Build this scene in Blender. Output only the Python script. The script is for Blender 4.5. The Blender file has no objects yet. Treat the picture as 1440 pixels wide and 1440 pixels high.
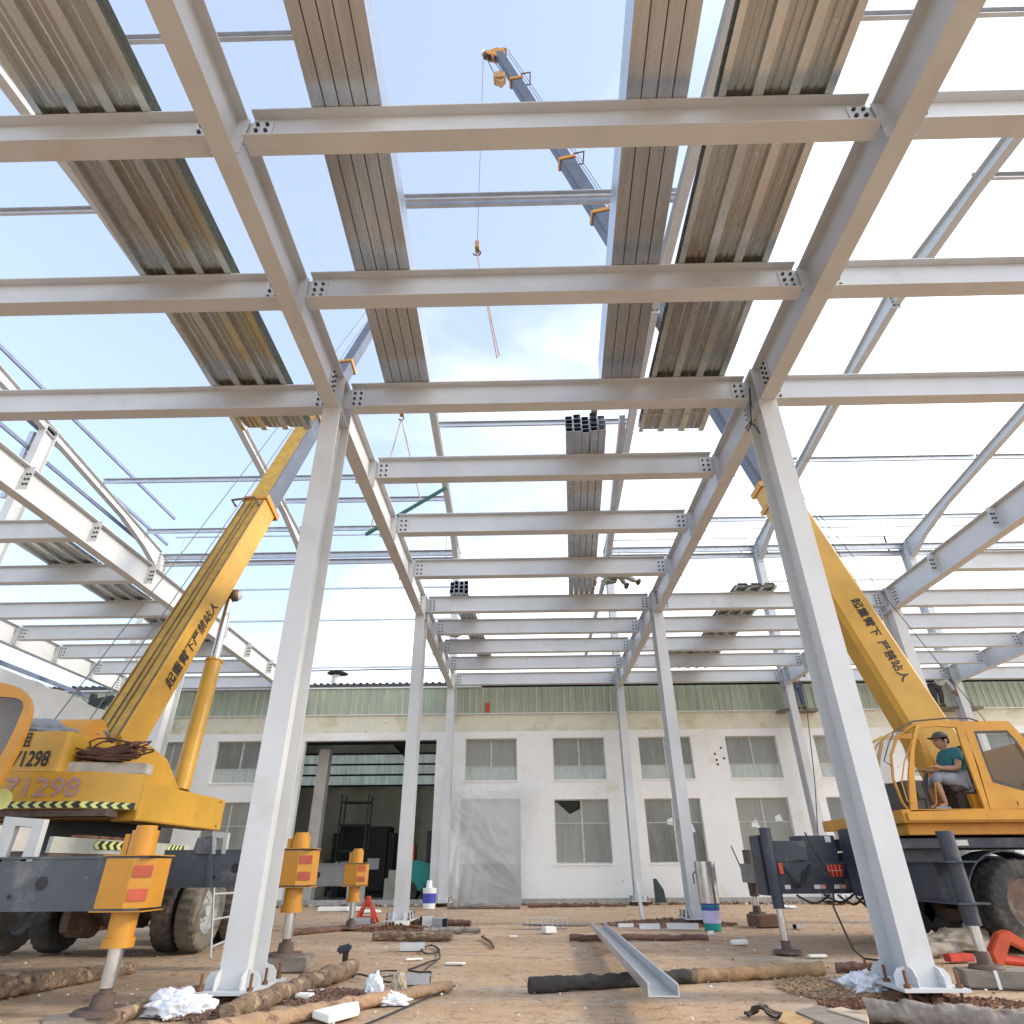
import bpy, bmesh, math, random
from mathutils import Vector as V, Matrix, noise
R_ = math.radians
random.seed(7)
SC = bpy.context.scene
COL = SC.collection

# ------------------------------------------------------------------ camera frame
CAMLOC = V((0, 0, 1.05))
FPX = 872.7
CR = V((0.99975836, 0.02098791, -0.00653684))
CU = V((0.01609485, -0.49633886, 0.86797966))
CF = V((-0.01497259, 0.86787513, 0.49655672))


def at(px, py, **k):
    """world point seen at a pixel of the 1440 photo, on the plane x=, y= or z="""
    (a, val), = k.items()
    i = 'xyz'.index(a)
    d = CF + CR * ((px - 720) / FPX) - CU * ((py - 720) / FPX)
    return CAMLOC + d * ((val - CAMLOC[i]) / d[i])


cam = bpy.data.cameras.new('camera')
cam.sensor_width = 36
cam.lens = FPX / 1440 * 36
cam.clip_end = 3000
cam.clip_start = 0.05
co = bpy.data.objects.new('camera', cam)
COL.objects.link(co)
mw = Matrix((CR, CU, -CF)).transposed().to_4x4()
mw.translation = CAMLOC
co.matrix_world = mw
SC.camera = co

# ------------------------------------------------------------------ materials
MATS = {}


def M(name, col, rough=.5, metal=0., var=.12, scale=3., stain=None, bump=0., bscale=40., stretch=None, spec=.5, fine=0.):
    m = bpy.data.materials.new(name)
    m.use_nodes = True
    nt = m.node_tree
    N, L = nt.nodes, nt.links
    b = N['Principled BSDF']
    tc = N.new('ShaderNodeTexCoord')
    oi = N.new('ShaderNodeObjectInfo')
    vm = N.new('ShaderNodeVectorMath'); vm.operation = 'SCALE'
    vm.inputs[0].default_value = (37, 91, 53)
    L.new(oi.outputs['Random'], vm.inputs['Scale'])
    va = N.new('ShaderNodeVectorMath'); va.operation = 'ADD'
    L.new(tc.outputs['Object'], va.inputs[0]); L.new(vm.outputs[0], va.inputs[1])
    mp = N.new('ShaderNodeMapping')
    if stretch: mp.inputs['Scale'].default_value = stretch
    L.new(va.outputs[0], mp.inputs['Vector'])
    vec = mp.outputs[0]

    def nz(sc, det=6, r=.6):
        n = N.new('ShaderNodeTexNoise')
        n.inputs['Scale'].default_value = sc; n.inputs['Detail'].default_value = det; n.inputs['Roughness'].default_value = r
        L.new(vec, n.inputs['Vector'])
        return n.outputs['Fac']

    def mix(f, a, c2):
        x = N.new('ShaderNodeMix'); x.data_type = 'RGBA'
        L.new(f, x.inputs[0])
        for s, c in ((6, a), (7, c2)):
            if isinstance(c, tuple): x.inputs[s].default_value = (*c[:3], 1)
            else: L.new(c, x.inputs[s])
        return x.outputs[2]

    def ramp(f, lo, hi):
        r = N.new('ShaderNodeMapRange')
        r.inputs['From Min'].default_value = lo; r.inputs['From Max'].default_value = hi
        L.new(f, r.inputs['Value'])
        return r.outputs[0]
    c1 = tuple(max(0, x * (1 - var)) for x in col); c2 = tuple(min(1, x * (1 + var)) for x in col)
    out = mix(ramp(nz(scale), .3, .7), c1, c2)
    if fine:
        out = mix(ramp(nz(scale * 14, 3), .35, .75), out, tuple(x * (1 - fine) for x in col))
    for st in (stain or []):
        f = ramp(nz(st[1], 8, .65), st[2], st[2] + st[3])
        out = mix(f, out, st[0])
    L.new(out, b.inputs['Base Color'])
    rr = N.new('ShaderNodeMapRange')
    rr.inputs['To Min'].default_value = max(.02, rough - .12); rr.inputs['To Max'].default_value = min(1, rough + .15)
    L.new(nz(scale * 3), rr.inputs['Value']); L.new(rr.outputs[0], b.inputs['Roughness'])
    b.inputs['Metallic'].default_value = metal
    b.inputs['Specular IOR Level'].default_value = spec
    if bump:
        bp = N.new('ShaderNodeBump'); bp.inputs['Strength'].default_value = bump; bp.inputs['Distance'].default_value = .02
        L.new(nz(bscale, 5), bp.inputs['Height']); L.new(bp.outputs[0], b.inputs['Normal'])
    MATS[name] = m
    return m


RUST = (.16, .065, .03)
white = M('white_paint', (.57, .58, .585), .4, var=.06, scale=1.5, stain=[((.5, .47, .43), 2.0, .55, .25), ((.47, .42, .36), 6, .68, .06), ((.22, .16, .12), 5, .715, .03)], bump=.04, bscale=6)
galv = M('galvanised_steel', (.55, .57, .6), .38, .75, .12, 3, stretch=(1, 1, 3))
galvd = M('deck_galvanised', (.62, .64, .62), .24, .92, .1, 4, stretch=(1, .3, 1), stain=[((.48, .46, .4), 3, .55, .3)])
galvb = M('deck_stained', (.44, .44, .41), .26, .9, .14, 2.2, stretch=(1, .35, 1), stain=[((.36, .27, .16), 1.3, .5, .25), ((.4, .25, .08), .7, .6, .12), ((.66, .67, .64), 26, .62, .06)], bump=.12, bscale=45)
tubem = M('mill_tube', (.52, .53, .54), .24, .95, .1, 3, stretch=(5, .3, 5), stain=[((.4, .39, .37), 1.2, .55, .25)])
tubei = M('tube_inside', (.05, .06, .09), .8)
yel = M('crane_yellow', (.52, .285, .03), .42, var=.12, scale=2.2, stain=[((.4, .2, .04), 3, .58, .25), (RUST, 7, .7, .04)], bump=.06, bscale=8)
cabyel = M('cab_yellow', (.55, .255, .015), .42, var=.12, scale=2.5, stain=[((.5, .16, .015), 2, .56, .2), (RUST, 7, .69, .04)], bump=.06, bscale=8)
oran = M('crane_orange', (.5, .225, .02), .42, var=.1, scale=3, stain=[(RUST, 6, .66, .05), ((.5, .26, .03), 3, .6, .2)])
boomd = M('boom_slate', (.085, .1, .14), .4, var=.15, scale=2, stain=[((.15, .16, .19), 2, .55, .3), ((.1, .06, .04), 6, .7, .06)])
dirtytop = M('boom_greasy_top', (.46, .28, .05), .7, var=.2, scale=5, stain=[((.3, .19, .06), 7, .52, .2), ((.13, .08, .04), 12, .64, .08)], bump=.3, bscale=20)
slate = M('outrigger_slate', (.06, .07, .085), .45, var=.2, scale=2, stain=[((.2, .19, .18), 2.5, .55, .2), ((.3, .28, .25), 11, .7, .05)])
navy = M('chassis_navy', (.03, .036, .055), .45, var=.3, scale=3, stain=[((.14, .13, .12), 4, .56, .2), ((.3, .3, .32), 16, .7, .04)])
black = M('black_grime', (.018, .017, .017), .6, var=.4, scale=4)
rubber = M('tyre_rubber', (.035, .034, .033), .8, var=.3, scale=5, stain=[((.16, .125, .09), 3, .5, .25)], bump=.3, bscale=30)
rubberd = M('tyre_dusty', (.14, .125, .105), .85, var=.3, scale=5, stain=[((.24, .2, .15), 3, .5, .25)], bump=.3, bscale=30)
rimm = M('rim_rusty', (.13, .08, .055), .7, var=.35, scale=5, stain=[((.3, .26, .2), 4, .55, .2)])
rimg = M('rim_grey', (.35, .36, .36), .6, var=.2, scale=5)
chrome = M('jack_chrome', (.6, .6, .6), .22, .9, .1, 4, stain=[((.25, .2, .16), 3, .62, .15)])
rust = M('rust', (.16, .075, .04), .85, var=.35, scale=12, bump=.3, bscale=40)
brown = M('brown_iron', (.11, .075, .06), .8, var=.3, scale=8, bump=.2)
boltm = M('bolt_dark', (.03, .033, .04), .45, .5)
concrete = M('concrete_slab', (.42, .4, .36), .9, var=.2, scale=6, bump=.4, bscale=30, stain=[((.25, .22, .19), 4, .55, .2)])
plaster = M('wall_plaster', (.86, .85, .82), .9, var=.04, scale=.7, fine=.05, bump=.15, bscale=5,
            stain=[((.7, .67, .58), .45, .54, .2), ((.72, .68, .5), .8, .6, .15), ((.5, .46, .4), 2.6, .66, .08), ((.42, .36, .28), 9, .74, .03)])
mossy = M('wall_mossy', (.76, .73, .58), .9, var=.1, scale=.9, fine=.1, bump=.12, bscale=5, stain=[((.5, .47, .28), .9, .5, .2), ((.4, .38, .27), 3.2, .62, .1)])
clad = M('green_cladding', (.36, .41, .31), .5, var=.2, scale=2, stretch=(3, 1, .25), stain=[((.4, .42, .3), 3, .52, .2), ((.2, .24, .16), 5, .6, .1)])
cladr = M('cladding_rib_faded', (.55, .53, .36), .5, var=.3, scale=2, stretch=(3, 1, .3), stain=[((.33, .37, .27), 2, .5, .1)])
trim = M('light_flashing', (.7, .72, .72), .4, var=.1)
eaved = M('eave_dark', (.09, .09, .085), .8, var=.3)
frame_m = M('window_frame', (.5, .5, .46), .6, var=.2, scale=6)
pane_m = M('dusty_pane', (.23, .23, .2), .3, var=.25, scale=1.2, stretch=(2, 1, .4), stain=[((.24, .25, .22), 1.5, .5, .3)], spec=.6)
pane_l = M('painted_light_pane', (.46, .5, .46), .35, var=.25, scale=2, stretch=(3, 1, .6), stain=[((.2, .21, .19), 2, .55, .2)])  # pale tone paints the reflection in the lower strip of the upper windows
hall = M('hall_wall', (.6, .57, .46), .9, var=.2, scale=1)
darkst = M('hall_steel', (.03, .045, .045), .6, var=.2)
conc_floor = M('hall_floor', (.5, .47, .43), .85, var=.15, scale=1.4)
bark = M('bark_log', (.2, .135, .09), .95, var=.45, scale=6, stretch=(.3, 1.4, 1.4), bump=1., bscale=30, stain=[((.4, .29, .18), 7, .55, .08), ((.08, .055, .04), 9, .56, .06)])
wood = M('stripped_log', (.36, .23, .14), .85, var=.35, scale=4, stretch=(.3, 1.4, 1.4), bump=.8, bscale=35, stain=[((.17, .1, .07), 4, .52, .1), ((.52, .36, .22), 7, .6, .1)])
redwood = M('red_brown_timber', (.15, .08, .06), .85, var=.45, scale=6, stretch=(.3, 1.4, 1.4), bump=.9, bscale=32, stain=[((.3, .2, .14), 8, .62, .08)])
greywood = M('grey_timber', (.24, .205, .175), .9, var=.3, scale=5, stretch=(.3, 1.4, 1.4), bump=.6, bscale=25, stain=[((.16, .11, .08), 4, .55, .15)])
plank = M('plank', (.4, .26, .12), .8, var=.3, scale=6, bump=.3, stain=[((.2, .13, .08), 5, .6, .15)])
bagm = M('white_plastic_bag', (.7, .71, .75), .4, var=.1, scale=6, bump=.15, bscale=14, stain=[((.5, .46, .42), 5, .58, .15)])
foam = M('foam_board', (.8, .8, .74), .8, var=.05, bump=.1)
chip = M('chips', (.33, .22, .13), .95, var=.5, scale=20)
rubble = M('rubble', (.5, .46, .4), .9, var=.4, scale=8)
redp = M('red_paint', (.55, .06, .03), .5, var=.25, scale=6)
redo = M('orange_red_paint', (.5, .065, .015), .45, var=.2, scale=6)
cablem = M('black_cable', (.02, .02, .02), .6)
ropem = M('wire_rope', (.13, .13, .14), .5, .4)
slingm = M('sling', (.45, .33, .28), .9, var=.2)
hookm = M('hook_block', (.4, .23, .09), .6, var=.35, scale=8)
hosebr = M('hose_brown', (.11, .05, .035), .7, var=.3)
tarp = M('tarpaulin_grey', (.2, .21, .23), .8, var=.15, bump=.3, bscale=8)
canvas = M('beige_canvas', (.46, .38, .28), .95, var=.2, bump=.5, bscale=12)
greenp = M('green_paint', (.02, .1, .085), .5, var=.15)
teal = M('teal_paint', (.0, .25, .21), .4, var=.1)
bluelab = M('blue_label', (.05, .06, .35), .5)
lilac = M('label_print', (.5, .48, .7), .5, var=.1)
whitep = M('white_plastic', (.75, .76, .76), .4, var=.05)
inkb = M('black_lettering', (.012, .012, .014), .6, var=.2)
inkp = M('faded_purple_paint', (.42, .25, .22), .7, var=.2, scale=10)
tapey = M('reflective_yellow', (.62, .66, .22), .4, var=.15)
tapeb = M('tape_black', (.02, .025, .02), .5)
tapew = M('reflective_white', (.68, .66, .66), .4, var=.1)
tapep = M('reflective_pink', (.6, .28, .24), .4, var=.1)
lampr = M('tail_lamp_red', (.45, .03, .01), .25, var=.4, scale=20)
skin_m = M('skin', (.42, .23, .15), .55, var=.08)
tealshirt = M('teal_shirt', (.03, .15, .18), .85, var=.12, bump=.2, bscale=14)
greytr = M('grey_trousers', (.3, .32, .37), .9, var=.12, bump=.3, bscale=14)
jeans = M('blue_jeans', (.1, .14, .23), .9, var=.2, bump=.2)
darktr = M('dark_trousers', (.07, .065, .065), .9, var=.2)
whsh = M('pale_shirt', (.6, .62, .6), .9, var=.1)
hairm = M('dark_hair', (.015, .012, .011), .8)
camo = M('camouflage_cap', (.09, .09, .07), .9, var=.5, scale=20)
seatm = M('seat_vinyl', (.06, .05, .045), .6)
gable_m = M('gable_render', (.6, .58, .54), .95, var=.1, scale=.5, bump=.3, bscale=3, stain=[((.7, .67, .61), .7, .5, .2)])
gable_l = M('gable_lower', (.75, .66, .55), .95, var=.1)


def glass_mat(name, col, alpha, rough=.08):
    m = bpy.data.materials.new(name); m.use_nodes = True
    nt = m.node_tree; N, L = nt.nodes, nt.links
    b = N['Principled BSDF']; b.inputs['Base Color'].default_value = (*col, 1); b.inputs['Roughness'].default_value = rough
    t = N.new('ShaderNodeBsdfTransparent'); x = N.new('ShaderNodeMixShader'); x.inputs[0].default_value = alpha
    L.new(t.outputs[0], x.inputs[1]); L.new(b.outputs[0], x.inputs[2]); L.new(x.outputs[0], N['Material Output'].inputs[0])
    return m


glass = glass_mat('cab_glass', (.12, .16, .15), .35)
glassd = glass_mat('dark_cab_glass', (.05, .055, .06), .75)


def sheet_mat():
    m = bpy.data.materials.new('plastic_film'); m.use_nodes = True
    nt = m.node_tree; N, L = nt.nodes, nt.links
    b = N['Principled BSDF']; b.inputs['Base Color'].default_value = (.78, .79, .78, 1); b.inputs['Roughness'].default_value = .3
    tr = N.new('ShaderNodeBsdfTransparent'); x = N.new('ShaderNodeMixShader')
    tc = N.new('ShaderNodeTexCoord'); n = N.new('ShaderNodeTexNoise'); n.inputs['Scale'].default_value = 2.5; n.inputs['Detail'].default_value = 6
    r = N.new('ShaderNodeMapRange'); r.inputs['To Min'].default_value = .42; r.inputs['To Max'].default_value = .56
    lw = N.new('ShaderNodeLayerWeight'); lw.inputs['Blend'].default_value = .35
    ml = N.new('ShaderNodeMath'); ml.operation = 'MULTIPLY_ADD'; ml.inputs[1].default_value = .5
    L.new(tc.outputs['Object'], n.inputs['Vector']); L.new(n.outputs['Fac'], r.inputs['Value'])
    L.new(lw.outputs['Facing'], ml.inputs[0]); L.new(r.outputs[0], ml.inputs[2])
    b.inputs['Roughness'].default_value = .22
    L.new(ml.outputs[0], x.inputs[0]); L.new(tr.outputs[0], x.inputs[1]); L.new(b.outputs[0], x.inputs[2])
    L.new(x.outputs[0], N['Material Output'].inputs[0])
    return m


film = sheet_mat()


def translucent(name, col):
    m = bpy.data.materials.new(name); m.use_nodes = True
    nt = m.node_tree; N, L = nt.nodes, nt.links
    b = N['Principled BSDF']; b.inputs['Base Color'].default_value = (*col, 1)
    t = N.new('ShaderNodeBsdfTranslucent'); t.inputs[0].default_value = (*col, 1)
    tc = N.new('ShaderNodeTexCoord'); mp = N.new('ShaderNodeMapping'); mp.inputs['Scale'].default_value = (6, 1, .7)
    n = N.new('ShaderNodeTexNoise'); n.inputs['Scale'].default_value = 1.6; n.inputs['Detail'].default_value = 6
    L.new(tc.outputs['Object'], mp.inputs[0]); L.new(mp.outputs[0], n.inputs['Vector'])
    mx = N.new('ShaderNodeMix'); mx.data_type = 'RGBA'
    L.new(n.outputs['Fac'], mx.inputs[0]); mx.inputs[6].default_value = (*col, 1); mx.inputs[7].default_value = (*(c * .35 for c in col), 1)
    L.new(mx.outputs[2], t.inputs[0])
    x = N.new('ShaderNodeMixShader'); x.inputs[0].default_value = .85
    L.new(b.outputs[0], x.inputs[1]); L.new(t.outputs[0], x.inputs[2]); L.new(x.outputs[0], N['Material Output'].inputs[0])
    return m


skylight = translucent('translucent_panel', (.75, .82, .78))

girtm = M('girt_backlit_blue', (.17, .2, .3), .5, .2, var=.15)  # dark blue paints in the backlit shade of the side girts
# ------------------------------------------------------------------ mesh builder
BASE = {}


class MB:
    def __init__(s):
        s.v = []; s.f = []; s.m = []; s.mi = 0

    def add(s, vs, fs):
        o = len(s.v)
        s.v += [V(p) for p in vs]
        for f in fs: s.f.append([o + i for i in f]); s.m.append(s.mi)
        return s

    def mat(s, i): s.mi = i; return s

    def box(s, c, size, rz=0, rx=0, ry=0):
        c = V(c); sx, sy, sz = (x / 2 for x in size)
        r = Matrix.Rotation(rz, 3, 'Z') @ Matrix.Rotation(ry, 3, 'Y') @ Matrix.Rotation(rx, 3, 'X')
        vs = [c + r @ V((x, y, z)) for z in (-sz, sz) for y in (-sy, sy) for x in (-sx, sx)]
        return s.add(vs, [(0, 2, 3, 1), (4, 5, 7, 6), (0, 1, 5, 4), (1, 3, 7, 5), (3, 2, 6, 7), (2, 0, 4, 6)])

    def bx(s, x0, x1, y0, y1, z0, z1):
        return s.box(((x0 + x1) / 2, (y0 + y1) / 2, (z0 + z1) / 2), (abs(x1 - x0), abs(y1 - y0), abs(z1 - z0)))

    def loft(s, rings, closed=True, cap=True):
        o = len(s.v); n = len(rings[0])
        for r in rings: s.v += [V(p) for p in r]
        for i in range(len(rings) - 1):
            for j in range(n if closed else n - 1):
                a = o + i * n + j; b = o + i * n + (j + 1) % n
                s.f.append([a, b, b + n, a + n]); s.m.append(s.mi)
        if cap and closed:
            s.f.append([o + j for j in reversed(range(n))]); s.m.append(s.mi)
            s.f.append([o + (len(rings) - 1) * n + j for j in range(n)]); s.m.append(s.mi)
        return s

    def prism(s, poly, ext):
        ext = V(ext)
        return s.loft([[V(p) for p in poly], [V(p) + ext for p in poly]])

    def tube(s, p0, p1, r0, r1=None, n=12, cap=True):
        r1 = r0 if r1 is None else r1
        p0, p1 = V(p0), V(p1)
        d = (p1 - p0).normalized(); u = d.orthogonal().normalized(); w = d.cross(u)
        ring = lambda p, r: [p + (u * math.cos(a) + w * math.sin(a)) * r for a in (2 * math.pi * i / n for i in range(n))]
        return s.loft([ring(p0, r0), ring(p1, r1)], cap=cap)

    def sweep(s, pts, r, n=8, jit=0., seed=0):
        pts = [V(p) for p in pts]; rings = []; u = None
        rs = r if isinstance(r, (list, tuple)) else [r] * len(pts)
        for i, p in enumerate(pts):
            d = (pts[min(i + 1, len(pts) - 1)] - pts[max(i - 1, 0)]).normalized()
            u = d.orthogonal().normalized() if u is None else (u - d * u.dot(d)).normalized()
            w = d.cross(u); ring = []
            for j in range(n):
                a = 2 * math.pi * j / n; q = (u * math.cos(a) + w * math.sin(a)) * rs[i]
                if jit: q *= 1 + jit * (noise.noise(V((p + q) * 9) + V((seed, seed * 2, 0))) + .5 * noise.noise(V((p + q) * 27) + V((seed, seed * 2, 5))))
                ring.append(p + q)
            rings.append(ring)
        return s.loft(rings)

    def ellip(s, c, r, z0=-1., ry=0., n=18, m=10):
        c = V(c); rot = Matrix.Rotation(ry, 3, 'Y'); rings = []
        a0 = math.asin(z0)
        for i in range(m + 1):
            a = a0 + (math.pi / 2 - a0) * i / m * .995
            rings.append([c + rot @ V((r[0] * math.cos(a) * math.cos(2 * math.pi * j / n), r[1] * math.cos(a) * math.sin(2 * math.pi * j / n), r[2] * math.sin(a))) for j in range(n)])
        return s.loft(rings)

    def oriented(s, p0, p1, prof, side, up=None):
        """extrude 2-D profile [(a,b)] along p0->p1, a along side, b along up"""
        p0, p1, side = V(p0), V(p1), V(side).normalized()
        d = (p1 - p0).normalized()
        side = (side - d * side.dot(d)).normalized()
        up = V(up) if up else side.cross(d)
        if up.z < 0 and abs(up.z) > .01: up = -up
        return s.loft([[p0 + side * a + up * b for a, b in prof], [p1 + side * a + up * b for a, b in prof]])

    def ibeam(s, p0, p1, depth, width, side, tf=.016, tw=.012, up=None):
        h, w, t = depth / 2, width / 2, tw / 2
        prof = [(-w, -h), (w, -h), (w, -h + tf), (t, -h + tf), (t, h - tf), (w, h - tf), (w, h), (-w, h), (-w, h - tf), (-t, h - tf), (-t, -h + tf), (-w, -h + tf)]
        return s.oriented(p0, p1, prof, side, up)

    def cee(s, p0, p1, depth, width, side, t=.006, lip=.03, up=None):
        h, w = depth / 2, width
        prof = [(0, -h), (w, -h), (w, -h + lip), (w - t, -h + lip), (w - t, -h + t), (t, -h + t), (t, h - t), (w - t, h - t), (w - t, h - lip), (w, h - lip), (w, h), (0, h)]
        return s.oriented(p0, p1, prof, side, up)

    def build(s, name, mats, parent=None, smooth=False, angle=35, bevel=0):
        me = bpy.data.meshes.new(name)
        if parent is not None: base = BASE[parent.name]
        else:
            xs = [p.x for p in s.v]; ys = [p.y for p in s.v]; zs = [p.z for p in s.v]
            base = V(((min(xs) + max(xs)) / 2, (min(ys) + max(ys)) / 2, min(zs)))
        me.from_pydata([tuple(p - base) for p in s.v], [], s.f)
        mats = mats if isinstance(mats, (list, tuple)) else [mats]
        for m in mats: me.materials.append(m)
        me.polygons.foreach_set('material_index', s.m)
        me.validate()
        bm = bmesh.new(); bm.from_mesh(me); bmesh.ops.recalc_face_normals(bm, faces=bm.faces)
        if bevel:
            bmesh.ops.bevel(bm, geom=[e for e in bm.edges if e.is_manifold and e.calc_face_angle(0) > .5], offset=bevel, segments=2, affect='EDGES', clamp_overlap=True)
        bm.to_mesh(me); bm.free()
        if smooth or bevel:
            me.polygons.foreach_set('use_smooth', [True] * len(me.polygons)); me.set_sharp_from_angle(angle=R_(angle))
        o = bpy.data.objects.new(name, me); COL.objects.link(o)
        if parent is not None: o.parent = parent
        else: o.location = base
        BASE[o.name] = base
        return o


def tag(o, label=None, cat=None, group=None, kind=None):
    for k, x in (('label', label), ('category', cat), ('group', group), ('kind', kind)):
        if x: o[k] = x
    return o


def empty(name, loc, label, cat, group=None):
    o = bpy.data.objects.new(name, None); COL.objects.link(o); o.location = loc; BASE[o.name] = V(loc)
    o.empty_display_size = .2
    return tag(o, label, cat, group)


def inst(src, parent, loc, rot=None, name=None):
    """a copy of a small part (shares its mesh); loc in world"""
    c = src.copy(); COL.objects.link(c); c.parent = parent
    c.location = V(loc) - BASE[parent.name]
    if rot: c.rotation_euler = rot
    return c


def grow(joints, bones, mat, name, parent, sub=2):
    """continuous skinned body from a joint graph"""
    names = list(joints)
    me = bpy.data.meshes.new('tmp'); me.from_pydata([tuple(joints[n][0]) for n in names], [(names.index(a), names.index(b)) for a, b in bones], [])
    o = bpy.data.objects.new('tmp', me); COL.objects.link(o)
    md = o.modifiers.new('s', 'SKIN'); md.use_smooth_shade = True
    for i, n in enumerate(names):
        r = joints[n][1]; r = (r, r) if not isinstance(r, tuple) else r
        me.skin_vertices[0].data[i].radius = r; me.skin_vertices[0].data[i].use_root = (i == 0)
    sd = o.modifiers.new('d', 'SUBSURF'); sd.levels = sub; sd.render_levels = sub
    dg = bpy.context.evaluated_depsgraph_get(); dg.update()
    m2 = bpy.data.meshes.new_from_object(o.evaluated_get(dg))
    bpy.data.objects.remove(o)
    m2.name = name
    b = BASE[parent.name]
    for v in m2.vertices: v.co -= b
    m2.materials.clear(); m2.materials.append(mat)
    m2.polygons.foreach_set('use_smooth', [True] * len(m2.polygons))
    r = bpy.data.objects.new(name, m2); COL.objects.link(r); r.parent = parent; BASE[r.name] = b
    return r


def text_mesh(txt, size, origin, xdir, ydir, mat, parent, name='lettering', lift=.006, squeeze=1., bold=.0):
    cu = bpy.data.curves.new('t', 'FONT'); cu.body = txt; cu.size = 1; cu.extrude = 0; cu.resolution_u = 4
    o = bpy.data.objects.new('t', cu); COL.objects.link(o)
    dg = bpy.context.evaluated_depsgraph_get(); dg.update()
    me = bpy.data.meshes.new_from_object(o.evaluated_get(dg)); bpy.data.objects.remove(o)
    vs = [v.co.copy() for v in me.vertices]; fs = [list(p.vertices) for p in me.polygons]; bpy.data.meshes.remove(me)
    xd, yd = V(xdir).normalized(), V(ydir).normalized(); n = xd.cross(yd).normalized()
    b = MB()
    for k, (dx, dy) in enumerate(((0, 0), (1, 0), (0, 1), (1, 1)) if bold else ((0, 0),)):
        b.add([V(origin) + xd * (v.x + dx * bold) * size * squeeze + yd * (v.y + dy * bold) * size + n * (lift + k * .0006) for v in vs], fs)
    return b.build(name, mat, parent)


def blob(c, size, seed, mat, name, label, cat, amp=.35, freq=1.6, sub=5, flat=0.):
    if mat is bagm: size = [q * .8 for q in size]
    bm = bmesh.new(); bmesh.ops.create_icosphere(bm, subdivisions=sub, radius=1)
    for v in bm.verts:
        p = v.co.copy()
        k = 1 + amp * noise.noise(p * freq + V((seed, 3.1 * seed, 0))) + amp * .45 * (1 - 3 * abs(noise.noise(p * freq * 1.7 + V((0, seed, seed))))) + amp * .12 * (1 - 3 * abs(noise.noise(p * freq * 4 + V((seed, 0, seed)))))
        v.co = V((p.x * size[0], p.y * size[1], p.z * size[2])) * k
        v.co.z = max(v.co.z, -size[2] * .25)
    me = bpy.data.meshes.new(name); bm.to_mesh(me); bm.free(); me.materials.append(mat)
    me.polygons.foreach_set('use_smooth', [True] * len(me.polygons))
    o = bpy.data.objects.new(name, me); COL.objects.link(o); o.location = V(c) + V((0, 0, size[2] * .25))
    BASE[o.name] = o.location.copy()
    return tag(o, label, cat)


# ------------------------------------------------------------------ frame dimensions
XS = [-14.86, -8.79, -2.656, 3.472, 9.53, 15.54, 21.6]
YC = [6.837, 15.178, 22.658]
CD = .49                                                   # column depth
BY = [3.25, 5.1, 7.085, 9.0, 11.0, 13.15, 15.425, 17.2, 19.0, 20.85, 22.905]
ZB, ZT = 6.71, 7.29
ORD = ['first', 'second', 'third', 'fourth', 'fifth', 'sixth', 'seventh', 'eighth', 'ninth', 'tenth', 'eleventh']

# shared bolt mesh
_b = MB().tube((0, 0, 0), (0, -.022, 0), .019, n=6)
bolt_me = bpy.data.meshes.new('bolt'); bolt_me.from_pydata([tuple(p) for p in _b.v], [], _b.f); bolt_me.materials.append(boltm)


def bolt(parent, loc, rz=0):
    o = bpy.data.objects.new('bolt', bolt_me); COL.objects.link(o); o.parent = parent
    o.location = V(loc) - BASE[parent.name]; o.rotation_euler = (0, 0, rz)
    return o


def conn_plate(parent, x, y, z0, w=.24, h=.3, rows=3, cols=2, face='y', sgn=-1):
    """bolted fin plate; face 'y' lies in XZ facing the camera, 'x' lies in YZ facing sgn*x"""
    b = MB()
    if face == 'y': b.bx(x - w / 2, x + w / 2, y - .012, y, z0, z0 + h)
    else: b.bx(x, x + sgn * .012, y - w / 2, y + w / 2, z0, z0 + h)
    p = b.build('connection_plate', white, parent)
    for r in range(rows):
        for c in range(cols):
            dz = z0 + h * (r + .5) / rows; d = (c - (cols - 1) / 2) * w * .45
            if face == 'y': bolt(p, (x + d, y - .012, dz))
            else: bolt(p, (x + sgn * .012, y + d, dz), rz=(math.pi / 2 if sgn > 0 else -math.pi / 2))
    return p


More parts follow.
